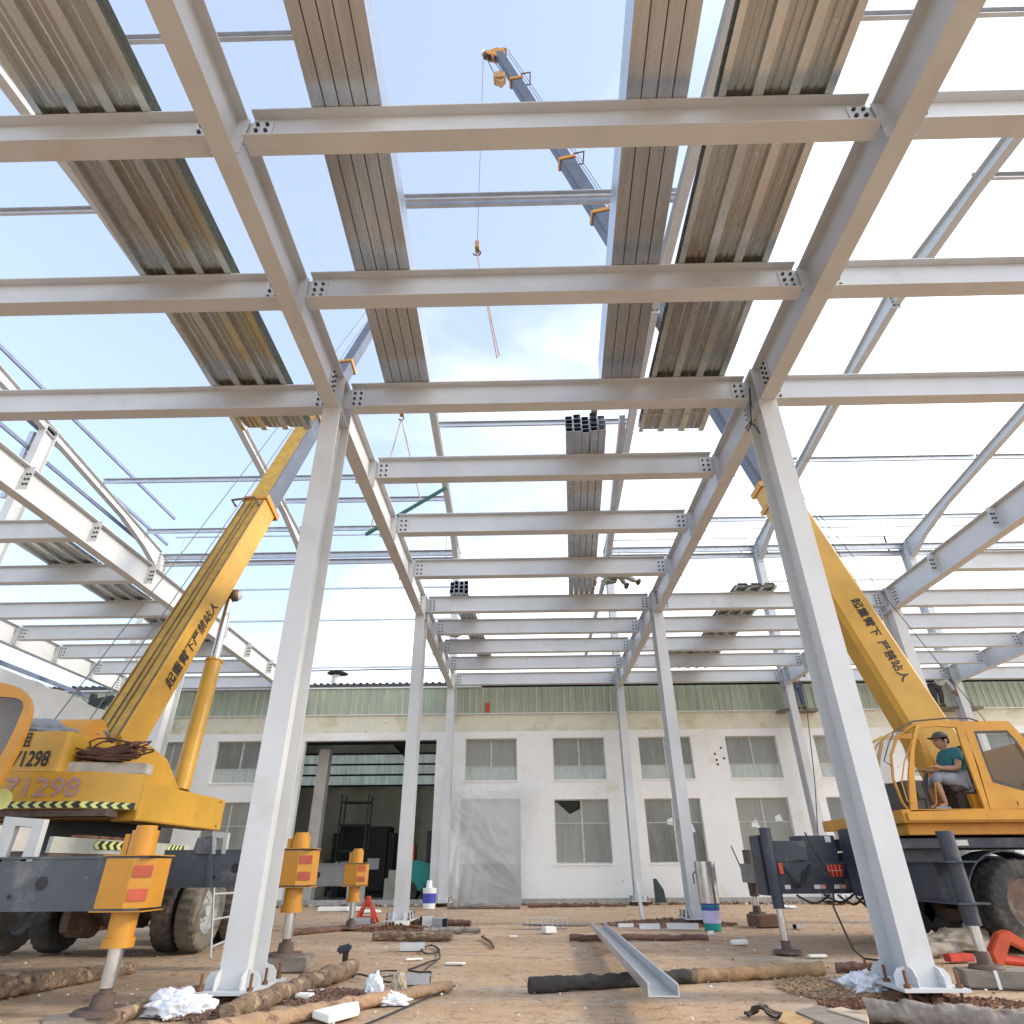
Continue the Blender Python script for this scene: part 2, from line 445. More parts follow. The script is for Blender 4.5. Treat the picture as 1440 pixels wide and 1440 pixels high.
# ------------------------------------------------------------------ columns
def column(x, y, ztop, label, near=False, z0=.1):
    t = empty('steel_column', (x, y + CD / 2, 0), label, 'column', 'white steel columns of the frame')
    cy = y + CD / 2
    b = MB().ibeam((x, cy, z0 + .025), (x, cy, ztop), CD, .25, (1, 0, 0), .018, .012, up=(0, 1, 0))
    b.bx(x - .125, x + .125, y + .0185, y + CD - .0185, ztop, ztop + .014)
    for zz in (ZB, ZT - .03): b.bx(x - .12, x + .12, y + .019, y + CD - .019, zz, zz + .014)
    b.build('shaft', white, t)
    b = MB().bx(x - .28, x + .28, cy - .42, cy + .42, z0, z0 + .025); b.build('base_plate', white, t)

    def fin(pts, ext): MB().prism(pts, ext).build('stiffener', white, t)
    zz = z0 + .0255
    for fy, s in ((y - .0005, -1), (y + CD + .0005, 1)):
        for dx in (-.115, .115):
            fin([(x + dx, fy, zz), (x + dx, fy + s * .1, zz), (x + dx, fy + s * .1, zz + .07), (x + dx, fy + s * .06, zz + .12), (x + dx, fy, zz + .14)], (.012, 0, 0))
    for s in (-1, 1):
        fx = x + s * .1255
        for dy in (.03, .44):
            fin([(fx, y + dy, zz), (fx + s * .12, y + dy, zz), (fx + s * .12, y + dy, zz + .07), (fx + s * .08, y + dy, zz + .12), (fx, y + dy, zz + .14)], (0, .012, 0))
    for sx in (-1, 1):
        for dy in (-.36, 0., .36):
            bb = MB().tube((x + sx * .22, cy + dy, -.02), (x + sx * .22, cy + dy, z0 + .15), .014, n=8)
            bb.tube((x + sx * .22, cy + dy, z0 + .026), (x + sx * .22, cy + dy, z0 + .05), .03, n=6).build('anchor_bolt', rust, t)
    f = MB()
    for i in range(26 if near else 10):
        a, c2 = random.uniform(-.23, .23), random.uniform(-.36, .36)
        f.box((x + a, cy + c2, random.uniform(0, z0 * .5)), (random.uniform(.06, .16), random.uniform(.06, .16), random.uniform(.04, z0 * .9)), random.random() * 3)
    f.build('packing_rubble', rust, t)
    return t


EAVE = 12.35
cl = [(2, 0, ZT, 'nearest left white steel column, foot beside the heap of logs', True),
      (3, 0, ZT, 'nearest right white steel column, plastic bag at its bolted foot', True),
      (2, 1, ZT, 'second white steel column of the left middle row, logs around its foot', False),
      (3, 1, ZT, 'second white steel column of the right middle row, paint bucket at its foot', False),
      (2, 2, EAVE, 'last column of the left middle row, standing next to the plastic sheet', False),
      (3, 2, EAVE, 'last column of the right middle row, close against the factory wall', False),
      (1, 1, ZT, 'white column partly hidden behind the yellow boom of the left crane', False),
      (1, 2, EAVE, 'far column near the wall, mostly hidden by the nearest left column', False),
      (4, 1, ZT, 'white column rising behind the cab of the right crane', False),
      (4, 2, EAVE, 'white column at the wall with a worker in jeans beside it', False),
      (5, 2, EAVE, 'rightmost white column at the wall beside the crouching worker', False),
      (0, 1, 13.15, 'tall side column at the left edge, carrying a rafter', False),
      (0, 2, EAVE, 'far left corner column behind the left crane', False)]
COLS = {}
for xi, yi, zt, lb, nr in cl:
    COLS[(xi, yi)] = column(XS[xi], YC[yi], zt, lb, nr)

# ------------------------------------------------------------------ girders
GNAME = ['far left', 'outer left', 'left middle', 'right middle', 'outer right', 'far right']
GSEG = [(-2.5, YC[0]), (YC[0] + CD, YC[1]), (YC[1] + CD, YC[2])]
SEGN = ['near span, passing over the camera', 'second span from the camera', 'span nearest the factory wall']
# which bays hold which floor beams (bay i lies between XS[i] and XS[i+1])
BAYS = {0: range(3, 11), 1: range(0, 3), 2: range(0, 11), 3: [0, 1, 2, 6, 7, 8, 9, 10], 4: [0, 1, 2] + list(range(5, 11)), 5: range(5, 11)}
for gi in range(6):
    for si, (y0, y1) in enumerate(GSEG):
        if gi in (0, 5) and si == 0: continue
        if gi in (1, 4) and si == 0: y0 = 4.5
        x = XS[gi]
        t = empty('main_girder', (x, (y0 + y1) / 2, ZB), 'deep white girder of the %s line, %s' % (GNAME[gi], SEGN[si]), 'girder', 'main girders running away from the camera')
        MB().ibeam((x, y0, (ZB + ZT) / 2), (x, y1, (ZB + ZT) / 2), ZT - ZB, .21, (1, 0, 0), .016, .012).build('beam_body', white, t)
        for bi, by in enumerate(BY):
            if not (y0 + .2 < by < y1 - .2): continue
            for s, bay in ((-1, gi - 1), (1, gi)):
                has = bay in BAYS and bi in BAYS[bay]
                w = .13 if has else .2
                MB().bx(x + s * .0065, x + s * w, by - .018, by - .008, ZB + (.1 if not has else .017), ZT - .017).build('fin_plate', white, t)
                if not has and si > 0:
                    pl = t.children[-1]
                    for r in range(3):
                        for c in (0, 1): bolt(pl, (x + s * (.1 + .06 * c), by - .0185, ZB + .2 + r * .1))
        # web splice at the columns
        for yy, e in ((y0, 0), (y1, 1)):
            if e == 0 and si == 0: continue
            cyy = yy + (.17 if e == 0 else -.17)
            for s in (-1, 1):
                conn_plate(t, x + s * .0065, cyy, ZB + .06, .2, .46, 5, 2, 'x', s)

# ------------------------------------------------------------------ floor beams
BNAME = ['far left', 'left', 'middle', 'right', 'outer right', 'far right']
for bay, idx in BAYS.items():
    n = 0
    for bi in idx:
        if bay == 4 and bi < 2: continue
        x0, x1, y = XS[bay], XS[bay + 1], BY[bi]
        if bay == 1: x0 = max(x0, -8.79)
        t = empty('floor_beam', ((x0 + x1) / 2, y, 6.86), 'white floor beam of the %s bay, %s in depth order from the camera' % (BNAME[bay], ORD[n]), 'beam', 'cross beams of the raised floor')
        n += 1
        iscol = bi in (2, 6, 10)
        b = MB().ibeam((x0 + .165, y, 7.075), (x1 - .165, y, 7.075), .43, .2, (0, 1, 0), .014, .01)
        for e, s in ((x0, 1), (x1, -1)):
            a, c2 = (e + s * .007, e + s * .2)
            b.bx(min(a, c2), max(a, c2), y + .006, y + .016, 6.9, 7.25)
        b.build('beam_body', white, t)
        if bay in (1, 2, 3, 0) or bi > 6:
            for e, s in ((x0, 1), (x1, -1)):
                conn_plate(t, e + s * .27, y - .0055, 6.91, .2, .3, 4 if bi == 6 else 3, 2)

# ------------------------------------------------------------------ roof rafters
RIDGE = 11.2


def ztop(y): return 13.78 - .12 * abs(y - RIDGE)


def rafter(x, label):
    t = empty('roof_rafter', (x, RIDGE, 13), label, 'rafter', 'sloping rafters of the roof')
    for sgn, nm in ((1, 'far'), (-1, 'near')):
        st = [0., .12, .28, .75, .9, 1.]; dep = [.5, .42, .3, .3, .5, .78]
        L = 11.45 if sgn > 0 else 11.0
        secs = []
        for f, d in zip(st, dep):
            y = RIDGE + sgn * L * f; zt = ztop(y); w, tw, tf = .1, .006, .014
            h = d
            secs.append([(x - w, y, zt - h), (x + w, y, zt - h), (x + w, y, zt - h + tf), (x + tw, y, zt - h + tf), (x + tw, y, zt - tf), (x + w, y, zt - tf), (x + w, y, zt), (x - w, y, zt), (x - w, y, zt - tf), (x - tw, y, zt - tf), (x - tw, y, zt - h + tf), (x - w, y, zt - h + tf)])
        MB().loft(secs).build('rafter_arm', white, t)
    pl = MB().bx(x - .11, x + .11, RIDGE - .012, RIDGE + .012, ztop(RIDGE) - .6, ztop(RIDGE) + .004).build('ridge_plate', white, t)
    for r in range(4):
        for s in (-1, 1): bolt(pl, (x + s * .06, RIDGE - .0125, ztop(RIDGE) - .52 + r * .13))
    ye = RIDGE + 11.45
    pl = MB().bx(x - .11, x + .11, ye - .02, ye + .0, ztop(ye) - .85, ztop(ye) + .01).build('end_plate', white, t)
    for r in range(5):
        for s in (-1, 1): bolt(pl, (x + s * .06, ye - .021, ztop(ye) - .75 + r * .15))


for xi, nm in enumerate(['above the far left side wall', 'over the outer left girder line', 'over the left middle girder line', 'over the right middle girder line', 'over the outer right girder line', 'over the far right girder line']):
    rafter(XS[xi], 'white tapered roof rafter running ' + nm)

# ------------------------------------------------------------------ roof purlins
PUR = [(1, 5.0, 'near left bay'), (3, 4.95, 'near right bay'), (4, 4.95, 'near outer right bay'), (0, 8.3, 'far left bay before the ridge'), (2, 8.2, 'middle bay before the ridge'), (4, 8.0, 'outer right bay before the ridge'), (5, 8.0, 'far right bay before the ridge'),
       (2, 15.8, 'middle bay beyond the ridge'), (0, 18.3, 'far left bay, highest beyond the ridge'), (1, 18.3, 'left bay, highest beyond the ridge'), (1, 19.6, 'left bay, next to the crane hook'), (0, 21.4, 'far left bay, lower down the slope'), (1, 21.4, 'left bay, lower down the slope'),
       (3, 17.8, 'right bay beyond the ridge'), (4, 17.8, 'outer right bay beyond the ridge'), (5, 17.8, 'far right bay beyond the ridge'), (3, 21.2, 'right bay, lower down the slope'), (4, 21.2, 'outer right bay, lower down the slope'), (5, 21.2, 'far right bay, lower down the slope')]
for bay, y, nm in PUR:
    x0, x1 = XS[bay] + .02, XS[bay + 1] - .02
    z = ztop(y) + .1
    b = MB().cee((x0, y, z), (x1, y, z), .2, .07, (0, -1, 0), .004, .02)
    if bay == 2 and y < 9: b.cee((x0, y + .0745, z - .004), (x1, y + .0745, z - .004), .2, .07, (0, 1, 0), .004, .02)
    tag(b.build('roof_purlin', galv), 'galvanised roof purlin spanning the ' + nm, 'purlin', 'galvanised purlins and girts')
for bay in (0, 1, 3, 4, 5):
    x0, x1 = XS[bay] + .13, XS[bay + 1] - .13
    if bay == 1: x1 = XS[2] - .1
    t = empty('eave_beam', ((x0 + x1) / 2, 22.85, 11.9), 'double galvanised eave strut along the %s bay' % BNAME[bay], 'eave strut', 'eave struts')
    MB().cee((x0, 22.8, 12.2), (x1, 22.8, 12.2), .26, .09, (0, -1, 0), .005, .025).build('upper_channel', galv, t)
    MB().cee((x0, 22.9, 11.93), (x1, 22.9, 11.93), .22, .09, (0, -1, 0), .005, .025).build('lower_channel', boomd if False else galv, t)
for bay, z, nm in ((0, 10.85, 'upper'), (0, 9.5, 'lower'), (1, 10.85, 'upper'), (1, 9.5, 'lower'), (1, 7.62, 'lowest'), (3, 12.85, 'parapet'), (4, 12.85, 'parapet'), (0, 13.3, 'parapet'), (1, 13.3, 'parapet'), (4, 13.3, 'upper parapet'), (5, 13.3, 'upper parapet'), (4, 10.9, 'upper'), (5, 10.2, 'upper')):
    x0, x1 = XS[bay] + .13, XS[bay + 1] - .13
    b = MB().bx(x0, x1, 23.15, 23.21, z, z + .06)
    if z > 12.5:
        for xx in (x0 + .4, x1 - .4): b.bx(xx, xx + .05, 23.1505, 23.2, 12.2, z)
    tag(b.build('wall_girt', galv), 'thin galvanised %s rail of the back wall in the %s bay' % (nm, BNAME[bay]), 'girt', 'galvanised purlins and girts')
for z, x, nm in ((12.35, -15.1, 'upper'), (14.36, -15.12, 'parapet'), (6.85, -15.1, 'floor level'), (6.28, -15.1, 'lowest'), (13.1, -15.1, 'top')):
    b = MB().bx(x - .06, x, 11, 23.4, z - .06, z + .06)
    tag(b.build('side_girt', girtm), 'long %s girt running along the left side wall' % nm, 'girt', 'side wall girts')
t = empty('girt_post', (-15.1, 15.4, 11), 'galvanised post with a short arm beside the tall left column', 'post')
MB().bx(-15.35, -15.2, 15.3, 15.42, 10.6, 13.0).build('upright', galv, t)
MB().bx(-15.2, -14.99, 15.33, 15.4, 12.2, 12.32).build('arm', galv, t)

# ------------------------------------------------------------------ deck sheet bundles
def deck_bundle(x0, x1, y0, y1, n, label, z=ZT + .004, pans=3, skew=0., dz=.03):
    t = empty('deck_sheet_bundle', ((x0 + x1) / 2, (y0 + y1) / 2, z), label, 'deck sheets', 'bundles of corrugated floor deck')
    W = x1 - x0
    low, up = .1, (W - .1 * (pans - 1) - .16) / pans
    for k in range(n):
        zz = z + k * dz; jx, jy = random.uniform(-.012, .012) * (k > 0), random.uniform(-.05, .05)
        pts = [(0, 0, 0)]; x = .08; segs = []
        prof = [(0., 0.), (.07, 0.)]; mats = [0]
        for p in range(pans):
            prof += [(x + .012, .055)]; mats.append(0)
            for r_ in (.33, .66): prof += [(x + up * r_ - .012, .055), (x + up * r_, .043), (x + up * r_ + .012, .055)]; mats += [1, 0, 0]
            prof += [(x + up - .012, .055), (x + up, 0.)]; mats += [1, 0]
            nx = x + up + (low if p < pans - 1 else .07)
            prof.append((nx, 0.)); mats.append(0); x = x + up + low
        prof[-1] = (W, 0.)
        b = MB()
        for i in range(len(prof) - 1):
            (a, za), (c, zc) = prof[i], prof[i + 1]
            b.mat(mats[i] if k < n else 0)
            q = lambda u, w, yy: (x0 + u + jx + skew * (yy - y0), yy, zz + w)
            b.add([q(a, za, y0 + jy), q(c, zc, y0 + jy), q(c, zc, y1 + jy), q(a, za, y1 + jy), q(a, za + .003, y0 + jy), q(c, zc + .003, y0 + jy), q(c, zc + .003, y1 + jy), q(a, za + .003, y1 + jy)],
                  [(0, 3, 2, 1), (4, 5, 6, 7), (0, 1, 5, 4), (2, 3, 7, 6)])
        b.build('deck_sheet', [galvd, galvb], t)
    for yy in (y0 + 1.2, y1 - .45):
        if yy > y0 + .5: MB().bx(x0 - .006, x1 + .006, yy, yy + .02, z - .004, z - .002).bx(x0 - .007, x0 - .005, yy, yy + .02, z - .002, z + n * dz + .05).bx(x1 + .005, x1 + .007, yy, yy + .02, z - .002, z + n * dz + .05).build('binding_strap', galv, t)
    return t


deck_bundle(-4.56, -3.45, .6, 8.12, 7, 'big brown corrugated deck bundle lying across the left bay overhead')
deck_bundle(1.87, 2.94, .6, 8.3, 7, 'big brown corrugated deck bundle overhead, right of the square tubes', skew=.012)
deck_bundle(-11.15, -9.95, 11.8, 16.6, 3, 'pale deck bundle in the far left bay, nearer of the two', pans=3)
deck_bundle(-10.9, -9.75, 16.7, 19.6, 2, 'short deck bundle in the far left bay, farther of the two')
deck_bundle(5.5, 6.6, 15.0, 18.2, 3, 'weathered deck bundle in the right bay behind the near column')
deck_bundle(5.62, 6.65, 18.4, 22.6, 3, 'weathered deck bundle in the right bay, ending at the wall')
deck_bundle(4.7, 5.7, 20.2, 22.6, 2, 'small deck bundle in the right bay beside the end column')


def tube_bundle(x0, y0, x1, y1, w, h, nx, nz, label, kind='tube', z=ZT + .004, gap=.011):
    t = empty('steel_tube_bundle', ((x0 + x1) / 2 + w * nx / 2, (y0 + y1) / 2, z), label, 'steel sections', 'bundles of steel sections on the beams')
    d = V((x1 - x0, y1 - y0, 0)); L = d.length; d.normalize(); s = V((d.y, -d.x, 0))
    for k in range(nz):
        for i in range(nx):
            j = random.uniform(-.06, .06)
            o = V((x0, y0, z)) + s * (i * (w + gap)) + d * j
            b = MB(); tt = .006
            if kind == 'tube':
                prof_o = [(0, 0), (w, 0), (w, h), (0, h)]; pi_ = [(tt, tt), (w - tt, tt), (w - tt, h - tt), (tt, h - tt)]
                ring = lambda pr, e: [o + s * a + V((0, 0, c + k * (h + .003))) + d * (L * e) for a, c in pr]
                b.loft([ring(prof_o, 0), ring(prof_o, 1)], cap=False)
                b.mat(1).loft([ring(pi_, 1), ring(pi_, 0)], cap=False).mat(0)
                for e in (0, 1):
                    A, B2 = ring(prof_o, e), ring(pi_, e)
                    b.add(A + B2, [(q, (q + 1) % 4, 4 + (q + 1) % 4, 4 + q) for q in range(4)])
            else:
                zz = k * (h + .003) + h / 2
                b.cee(o + V((0, 0, zz)), o + d * L + V((0, 0, zz)), h, w - .004, s, .005, .018)
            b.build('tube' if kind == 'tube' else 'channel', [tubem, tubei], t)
    return t


tube_bundle(-1.87, .6, -2.0, 7.2, .125, .13, 5, 3, 'long square tube bundle overhead beside the left girder')
tube_bundle(.93, .6, 1.22, 7.2, .135, .13, 4, 4, 'long square tube bundle overhead beside the right deck bundle')
tube_bundle(.76, 8.3, 1.24, 15.6, .125, .085, 5, 4, 'channel bundle with open ends above the middle bay', 'channel')
tube_bundle(-1.92, 15.2, -1.53, 21.6, .115, .115, 4, 3, 'small square tube bundle with dark open ends far above')
b = MB().cee((1.62, 8.05, ZT + .08), (2.05, 14.6, ZT + .08), .15, .1, (1, 0, 0), .005, .02)
tag(b.build('loose_channel', galv), 'single galvanised channel lying beside the channel bundle', 'channel')
b = MB().cee((2.02, 14.7, ZT + .08), (2.1, 22.3, ZT + .08), .12, .1, (1, 0, 0), .005, .02)
tag(b.build('loose_channel', galv), 'far single channel crossing the last middle beams', 'channel')
b = MB().cee((1.2, 8.02, ZT + .36 + .06), (1.21, 9.4, ZT + .36 + .06), .12, .1, (1, 0, 0), .005, .02)
tag(b.build('loose_channel', galv), 'short channel jutting from the top of the channel bundle', 'channel')

# ------------------------------------------------------------------ factory building
WY = 23.6
bld = empty('factory_building', (0, WY, 0), 'old two storey factory with stained white wall and green metal cladding on top', 'building')


def wall_open(b, x0, x1, z0, z1, y, th, ops):
    xs = sorted({x0, x1} | {o[0] for o in ops} | {o[1] for o in ops}); zs = sorted({z0, z1} | {o[2] for o in ops} | {o[3] for o in ops})
    xs = [x for x in xs if x0 <= x <= x1]; zs = [z for z in zs if z0 <= z <= z1]
    for i in range(len(xs) - 1):
        for j in range(len(zs) - 1):
            cx, cz = (xs[i] + xs[i + 1]) / 2, (zs[j] + zs[j + 1]) / 2
            if any(o[0] < cx < o[1] and o[2] < cz < o[3] for o in ops): continue
            for yy in (y, y + th): b.add([(xs[i], yy, zs[j]), (xs[i + 1], yy, zs[j]), (xs[i + 1], yy, zs[j + 1]), (xs[i], yy, zs[j + 1])], [(0, 1, 2, 3)])
    for o in ops:
        a, c, d, e = max(o[0], x0), min(o[1], x1), max(o[2], z0), min(o[3], z1)
        for q in ([(a, d), (a, e)], [(c, d), (c, e)], [(a, d), (c, d)], [(a, e), (c, e)]):
            (u, w), (u2, w2) = q
            b.add([(u, y, w), (u2, y, w2), (u2, y + th, w2), (u, y + th, w)], [(0, 1, 2, 3)])


DOOR = (-8.0, -3.2, -.1, 5.08)
SHO = (-2.25, -.2, 0.0, 3.1)
UW = [(-13.6, -12.1), (-11.2, -9.35), (-2.15, -.3), (1.0, 2.85), (4.08, 5.95), (7.2, 9.02), (10.36, 12.2), (13.45, 15.3), (16.5, 18.4)]
LW = [(-13.6, -12.1), (-11.2, -9.35), (.97, 2.85), (4.07, 6.0), (7.2, 9.0), (10.3, 12.15), (13.4, 15.3), (16.5, 18.4)]
ops = [DOOR, SHO] + [(a, c, 3.7, 5.1) for a, c in UW] + [(a, c, 1.13, 3.07) for a, c in LW]
b = MB(); wall_open(b, -24, 26, -.3, 5.35, WY, .24, ops); b.build('wall', plaster, bld)
b = MB().bx(-24, 26, WY + .002, WY + .24, 5.35, 5.97)
b.build('wall_top_band', mossy, bld)
b = MB().bx(-24, 26, WY - .012, WY - .001, 0, .16); b.build('plinth', concrete, bld)


panes = [pane_m, M('dusty_pane_dark', (.15, .155, .13), .25, var=.3, scale=1.2, stretch=(2, 1, .4), stain=[((.26, .26, .22), 1.5, .5, .3)], spec=.7), M('dusty_pane_pale', (.3, .3, .26), .4, var=.2, scale=1.5, stretch=(3, 1, .3), stain=[((.2, .2, .18), 1.5, .5, .3)])]


def window(x0, x1, z0, z1, upper, broken=False):
    pm = random.choice(panes)
    y = WY + .15; f = .035
    b = MB()
    b.bx(x0, x1, y - .03, y + .03, z0, z0 + f).bx(x0, x1, y - .03, y + .03, z1 - f, z1).bx(x0, x0 + f, y - .03, y + .03, z0 + f, z1 - f).bx(x1 - f, x1, y - .03, y + .03, z0 + f, z1 - f)
    m = (x0 + x1) / 2
    b.bx(m - .03, m + .03, y - .025, y + .025, z0 + f, z1 - f)
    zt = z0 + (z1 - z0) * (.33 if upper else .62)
    for a, c in ((x0 + f, m - .03), (m + .03, x1 - f)): b.bx(a, c, y - .02, y + .02, zt - .015, zt + .015)
    w = b.build('window', frame_m, bld)
    for k, (a, c) in enumerate(((x0 + f, m - .03), (m + .03, x1 - f))):
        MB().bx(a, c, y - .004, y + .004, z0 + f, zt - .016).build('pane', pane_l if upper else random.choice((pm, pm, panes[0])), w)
        if broken and k == 0:
            A = [(a, y, zt + .016), (c, y, zt + .016), (c, y, z1 - f - .25), (a + .5, y, z1 - f - .42), (a + .08, y, z1 - f - .06), (a, y, z1 - f - .04)]
            MB().prism(A, (0, .006, 0)).build('broken_pane', pm, w)
        else: MB().bx(a, c, y - .004, y + .004, zt + .016, z1 - f).build('pane', pm, w)
    MB().bx(x0 - .03, x1 + .03, WY - .03, WY - .002, z0 - .05, z0 - .003).build('sill', plaster, w)
    return w


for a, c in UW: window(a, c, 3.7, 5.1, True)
for i, (a, c) in enumerate(LW):
    w = window(a, c, 1.13, 3.07, False, broken=(i == 2))
    if i in (3, 4): 
        for _ in range(2):
            px_, pz_ = random.uniform(a + .2, c - .4), random.uniform(2., 2.7)
            MB().add([(px_, WY + .143, pz_), (px_ + .28, WY + .143, pz_ - .03), (px_ + .2, WY + .143, pz_ + .22), (px_ + .02, WY + .143, pz_ + .15)], [(0, 1, 2, 3)]).build('paper_scrap', whitep, w)
# cladding with ribs
b = MB(); x = -24.; pts = []
while x < 26:
    pts += [(x, 0), (x + .17, 0), (x + .185, -.03), (x + .215, -.03), (x + .23, 0)]; x += .25
rings = [[(px_, WY - .02 + d, z) for px_, d in pts] for z in (5.99, 6.93)]
b.loft(rings, closed=False, cap=False)
rr = random.Random(3); fade = {k: rr.random() < .42 for k in range(400)}
for i in range(len(b.f)): b.m[i] = 1 if (i % 5 in (1, 2, 3) and fade[i // 5]) else 0
b.build('cladding', [clad, cladr], bld)
MB().bx(-24, 26, WY - .075, WY + .02, 5.955, 5.985).build('drip_flashing', trim, bld)
MB().bx(-24, -1.6, WY - .085, WY + .1, 6.935, 6.985).build('gutter', trim, bld)
b = MB().bx(-24, 26, WY - .05, WY + .3, 6.99, 7.12)
for i in range(200): b.bx(-24 + i * .25, -23.9 + i * .25, WY - .11, WY + .2, 7.1205, 7.14 + random.uniform(0, .025))
b.build('eave', eaved, bld)
for x0, x1, m_ in ((-24, -9.5, eaved), (-9.49, -8.0, skylight), (-7.99, -5.2, eaved), (-5.19, -3.4, skylight), (-3.39, 26, eaved)):
    MB().prism([(x0, WY + .3, 7.0), (x0, WY + 9, 7.9), (x0, WY + 9, 8.0), (x0, WY + .3, 7.12)], (x1 - x0, 0, 0)).build('roof' if m_ is eaved else 'added_roof_light', m_, bld)  # translucent strips are unseen, added to brighten the hall
b = MB().bx(-24, -23.8, WY + .3, WY + 9, -.2, 7.9).bx(25.8, 26, WY + .3, WY + 9, -.2, 7.9)
wall_open(b, -24, 26, -.2, 7.9, WY + 8.9, .2, [(-12, 2, 4.5, 6.0)])
b.build('inner_wall', hall, bld)
MB().bx(-24, 26, WY + .26, WY + 8.8, -.1, .015).build('hall_floor', conc_floor, bld)
MB().bx(-12, 2, WY + 8.95, WY + 8.98, 4.5, 6.0).build('clerestory_panel', skylight, bld)
b = MB()
for z in (4.5, 4.98, 5.46, 5.95): b.bx(-12, 2, WY + 8.78, WY + 8.86, z - .04, z + .04)
b.build('clerestory_rail', darkst, bld)
b = MB().bx(-5.3, -5.12, WY + 7.9, WY + 8.1, 0, 5.7).prism([(-5.3, WY + 8, 5.2), (-5.3, WY + 8, 5.6), (-6.6, WY + 5, 6.8), (-6.6, WY + 5, 6.5)], (.18, 0, 0))
for zz in (5.75, 6.05, 6.35): b.bx(-12, 2, WY + 2 + zz * .5, WY + 2.15 + zz * .5, zz, zz + .12)
b.build('hall_frame', darkst, bld)
b = MB().bx(-7.75, -7.35, WY + 1.0, WY + 1.4, 0, 4.95); b.build('hall_pillar', conc_floor, bld)
b = MB()
for z in (1.6, 2.5, 3.3): b.bx(-7.3, -6.2, WY + 3.2, WY + 3.9, z, z + .05)
for x in (-7.3, -6.24): b.bx(x, x + .05, WY + 3.2, WY + 3.25, 0, 3.6).bx(x, x + .05, WY + 3.85, WY + 3.9, 0, 3.6)
b.build('hall_rack', darkst, bld)
MB().bx(-2.24, -.21, WY + .16, WY + .18, 1.16, 3.09).build('lit_interior_panel', pane_l, bld)  # pale panel added, its colour stands for the lit interior behind the sheet
b = MB().bx(-2.24, -.21, WY + .16, WY + .2, 0.02, 1.15); b.build('inner_door', eaved, bld)
# rain pipe and marks
for i, (x, z) in enumerate(((7.0, 4.7), (6.75, 4.5), (6.78, 4.3), (7.05, 4.35), (6.8, 4.15))):
    MB().tube((x, WY - .004, z), (x, WY + .004, z), .042, n=9).build('wall_hole', black, bld)
t = empty('roof_vent', (-7.4, 24.3, 7.1), 'grey mushroom vent on the factory roof', 'roof vent')
MB().tube((-7.4, 24.3, 7.05), (-7.4, 24.3, 7.65), .17, n=14).build('pipe', trim, t, smooth=True)
MB().tube((-7.35, 24.3, 7.72), (-7.35, 24.3, 7.86), .42, .1, n=20).build('cap', eaved, t, smooth=True)
tag(MB().bx(1.55 - 3, 1.72 - 3, WY - .066, WY - .055, 6.03, 6.35).build('orange_notice', redo), 'small faded orange notice on the green cladding', 'notice')
b = MB().sweep([(-14, 23.2, 7.62), (-8, 23.25, 7.55), (-2.7, 23.2, 7.58)], .025, n=6)
tag(b.build('overhead_cable', cablem), 'dark cable strung along the back of the frame', 'cable')
# hall contents
t = empty('covered_machine', (-6.7, 30, 0), 'dark covered machine standing deep inside the open hall', 'machine')
MB().bx(-8.2, -5.6, 29.3, 31, 0, 2.6).build('body', black, t, bevel=.25)
MB().bx(-7.9, -7.1, 29.27, 29.29, .9, 1.3).build('notice_plate', trim, t)
MB().bx(-6.6, -6.1, 29.27, 29.29, 1.0, 1.4).build('notice_plate', trim, t)
for x, y, s, lb in ((-9.2, 30.5, 1.0, 'leftmost grey crate inside the hall'), (-4.6, 30.8, .9, 'pale stacked crates at the right end inside the hall'), (-5.0, 27.5, .7, 'low crate in front of the covered machine'), (-6.3, 26.6, .5, 'smallest crate just inside the hall, nearest the door')):
    tag(MB().box((x, y, s / 2), (s * 1.3, s, s), .2).box((x + .1, y, s * 1.2), (s, s * .8, s * .4), -.1).build('crate', hall), lb, 'crate')
t = empty('forklift', (-3.9, 25.4, 0), 'teal forklift parked just inside the hall doorway', 'forklift')
pr = [(-4.5, 25, .35), (-3.3, 25, .35), (-3.15, 25, .7), (-3.3, 25, 1.15), (-3.9, 25, 1.3), (-4.5, 25, 1.05)]
MB().prism(pr, (0, .9, 0)).build('body', teal, t, bevel=.04)
MB().bx(-3.55, -3.2, 24.95, 25.95, 1.2, 2.2).build('mast_guard', black, t)
for yy in (24.95, 25.8): MB().tube((-4.15, yy, .34), (-4.15, yy + .2, .34), .34, n=20).build('wheel', rubber, t, smooth=True)
for yy in (24.95, 25.8): MB().tube((-3.4, yy, .28), (-3.4, yy + .2, .28), .28, n=20).build('wheel', rubber, t, smooth=True)
MB().bx(-4.4, -4.0, 25.1, 25.7, 1.25, 1.75).build('seat', redo, t)
# plastic film hung over the opening
bm_ = MB(); nx, nz = 110, 110; rows = []
for j in range(nz + 1):
    v = j / nz
    xl = -2.62 + .15 * v + .03 * math.sin(v * 9); xr = -.2 + .66 * v ** 2.2; zt = 3.5 - .0 * v
    row = []
    for i in range(nx + 1):
        u = i / nx
        x = xl + (xr - xl) * u; z = .03 + (zt - .03) * v - .1 * math.sin(u * math.pi) * v
        dr = max(0, .55 - u) * abs(math.sin(u * 22 - v * 4)) * (1.1 - v)
        sw = noise.noise(V((u * 2.2 + v * 1.5, v * 2.6 - u * 1.2, 0)))
        rd = 1 - 2 * abs(noise.noise(V((u * 2.5 + v * 4, v * 2.2 - u * 1.5, 7))))
        f3 = 1 - 2 * abs(noise.noise(V((u * 6 + v * 9, v * 5 - u * 3, 4))))
        y = WY - .16 - .09 * sw - .035 * rd - .014 * f3 - .12 * dr - .07 * abs(math.sin((v + .55 * u) * 5)) * (1 - u)
        row.append((x, y, z))
    rows.append(row)
bm_.loft(rows, closed=False, cap=False)
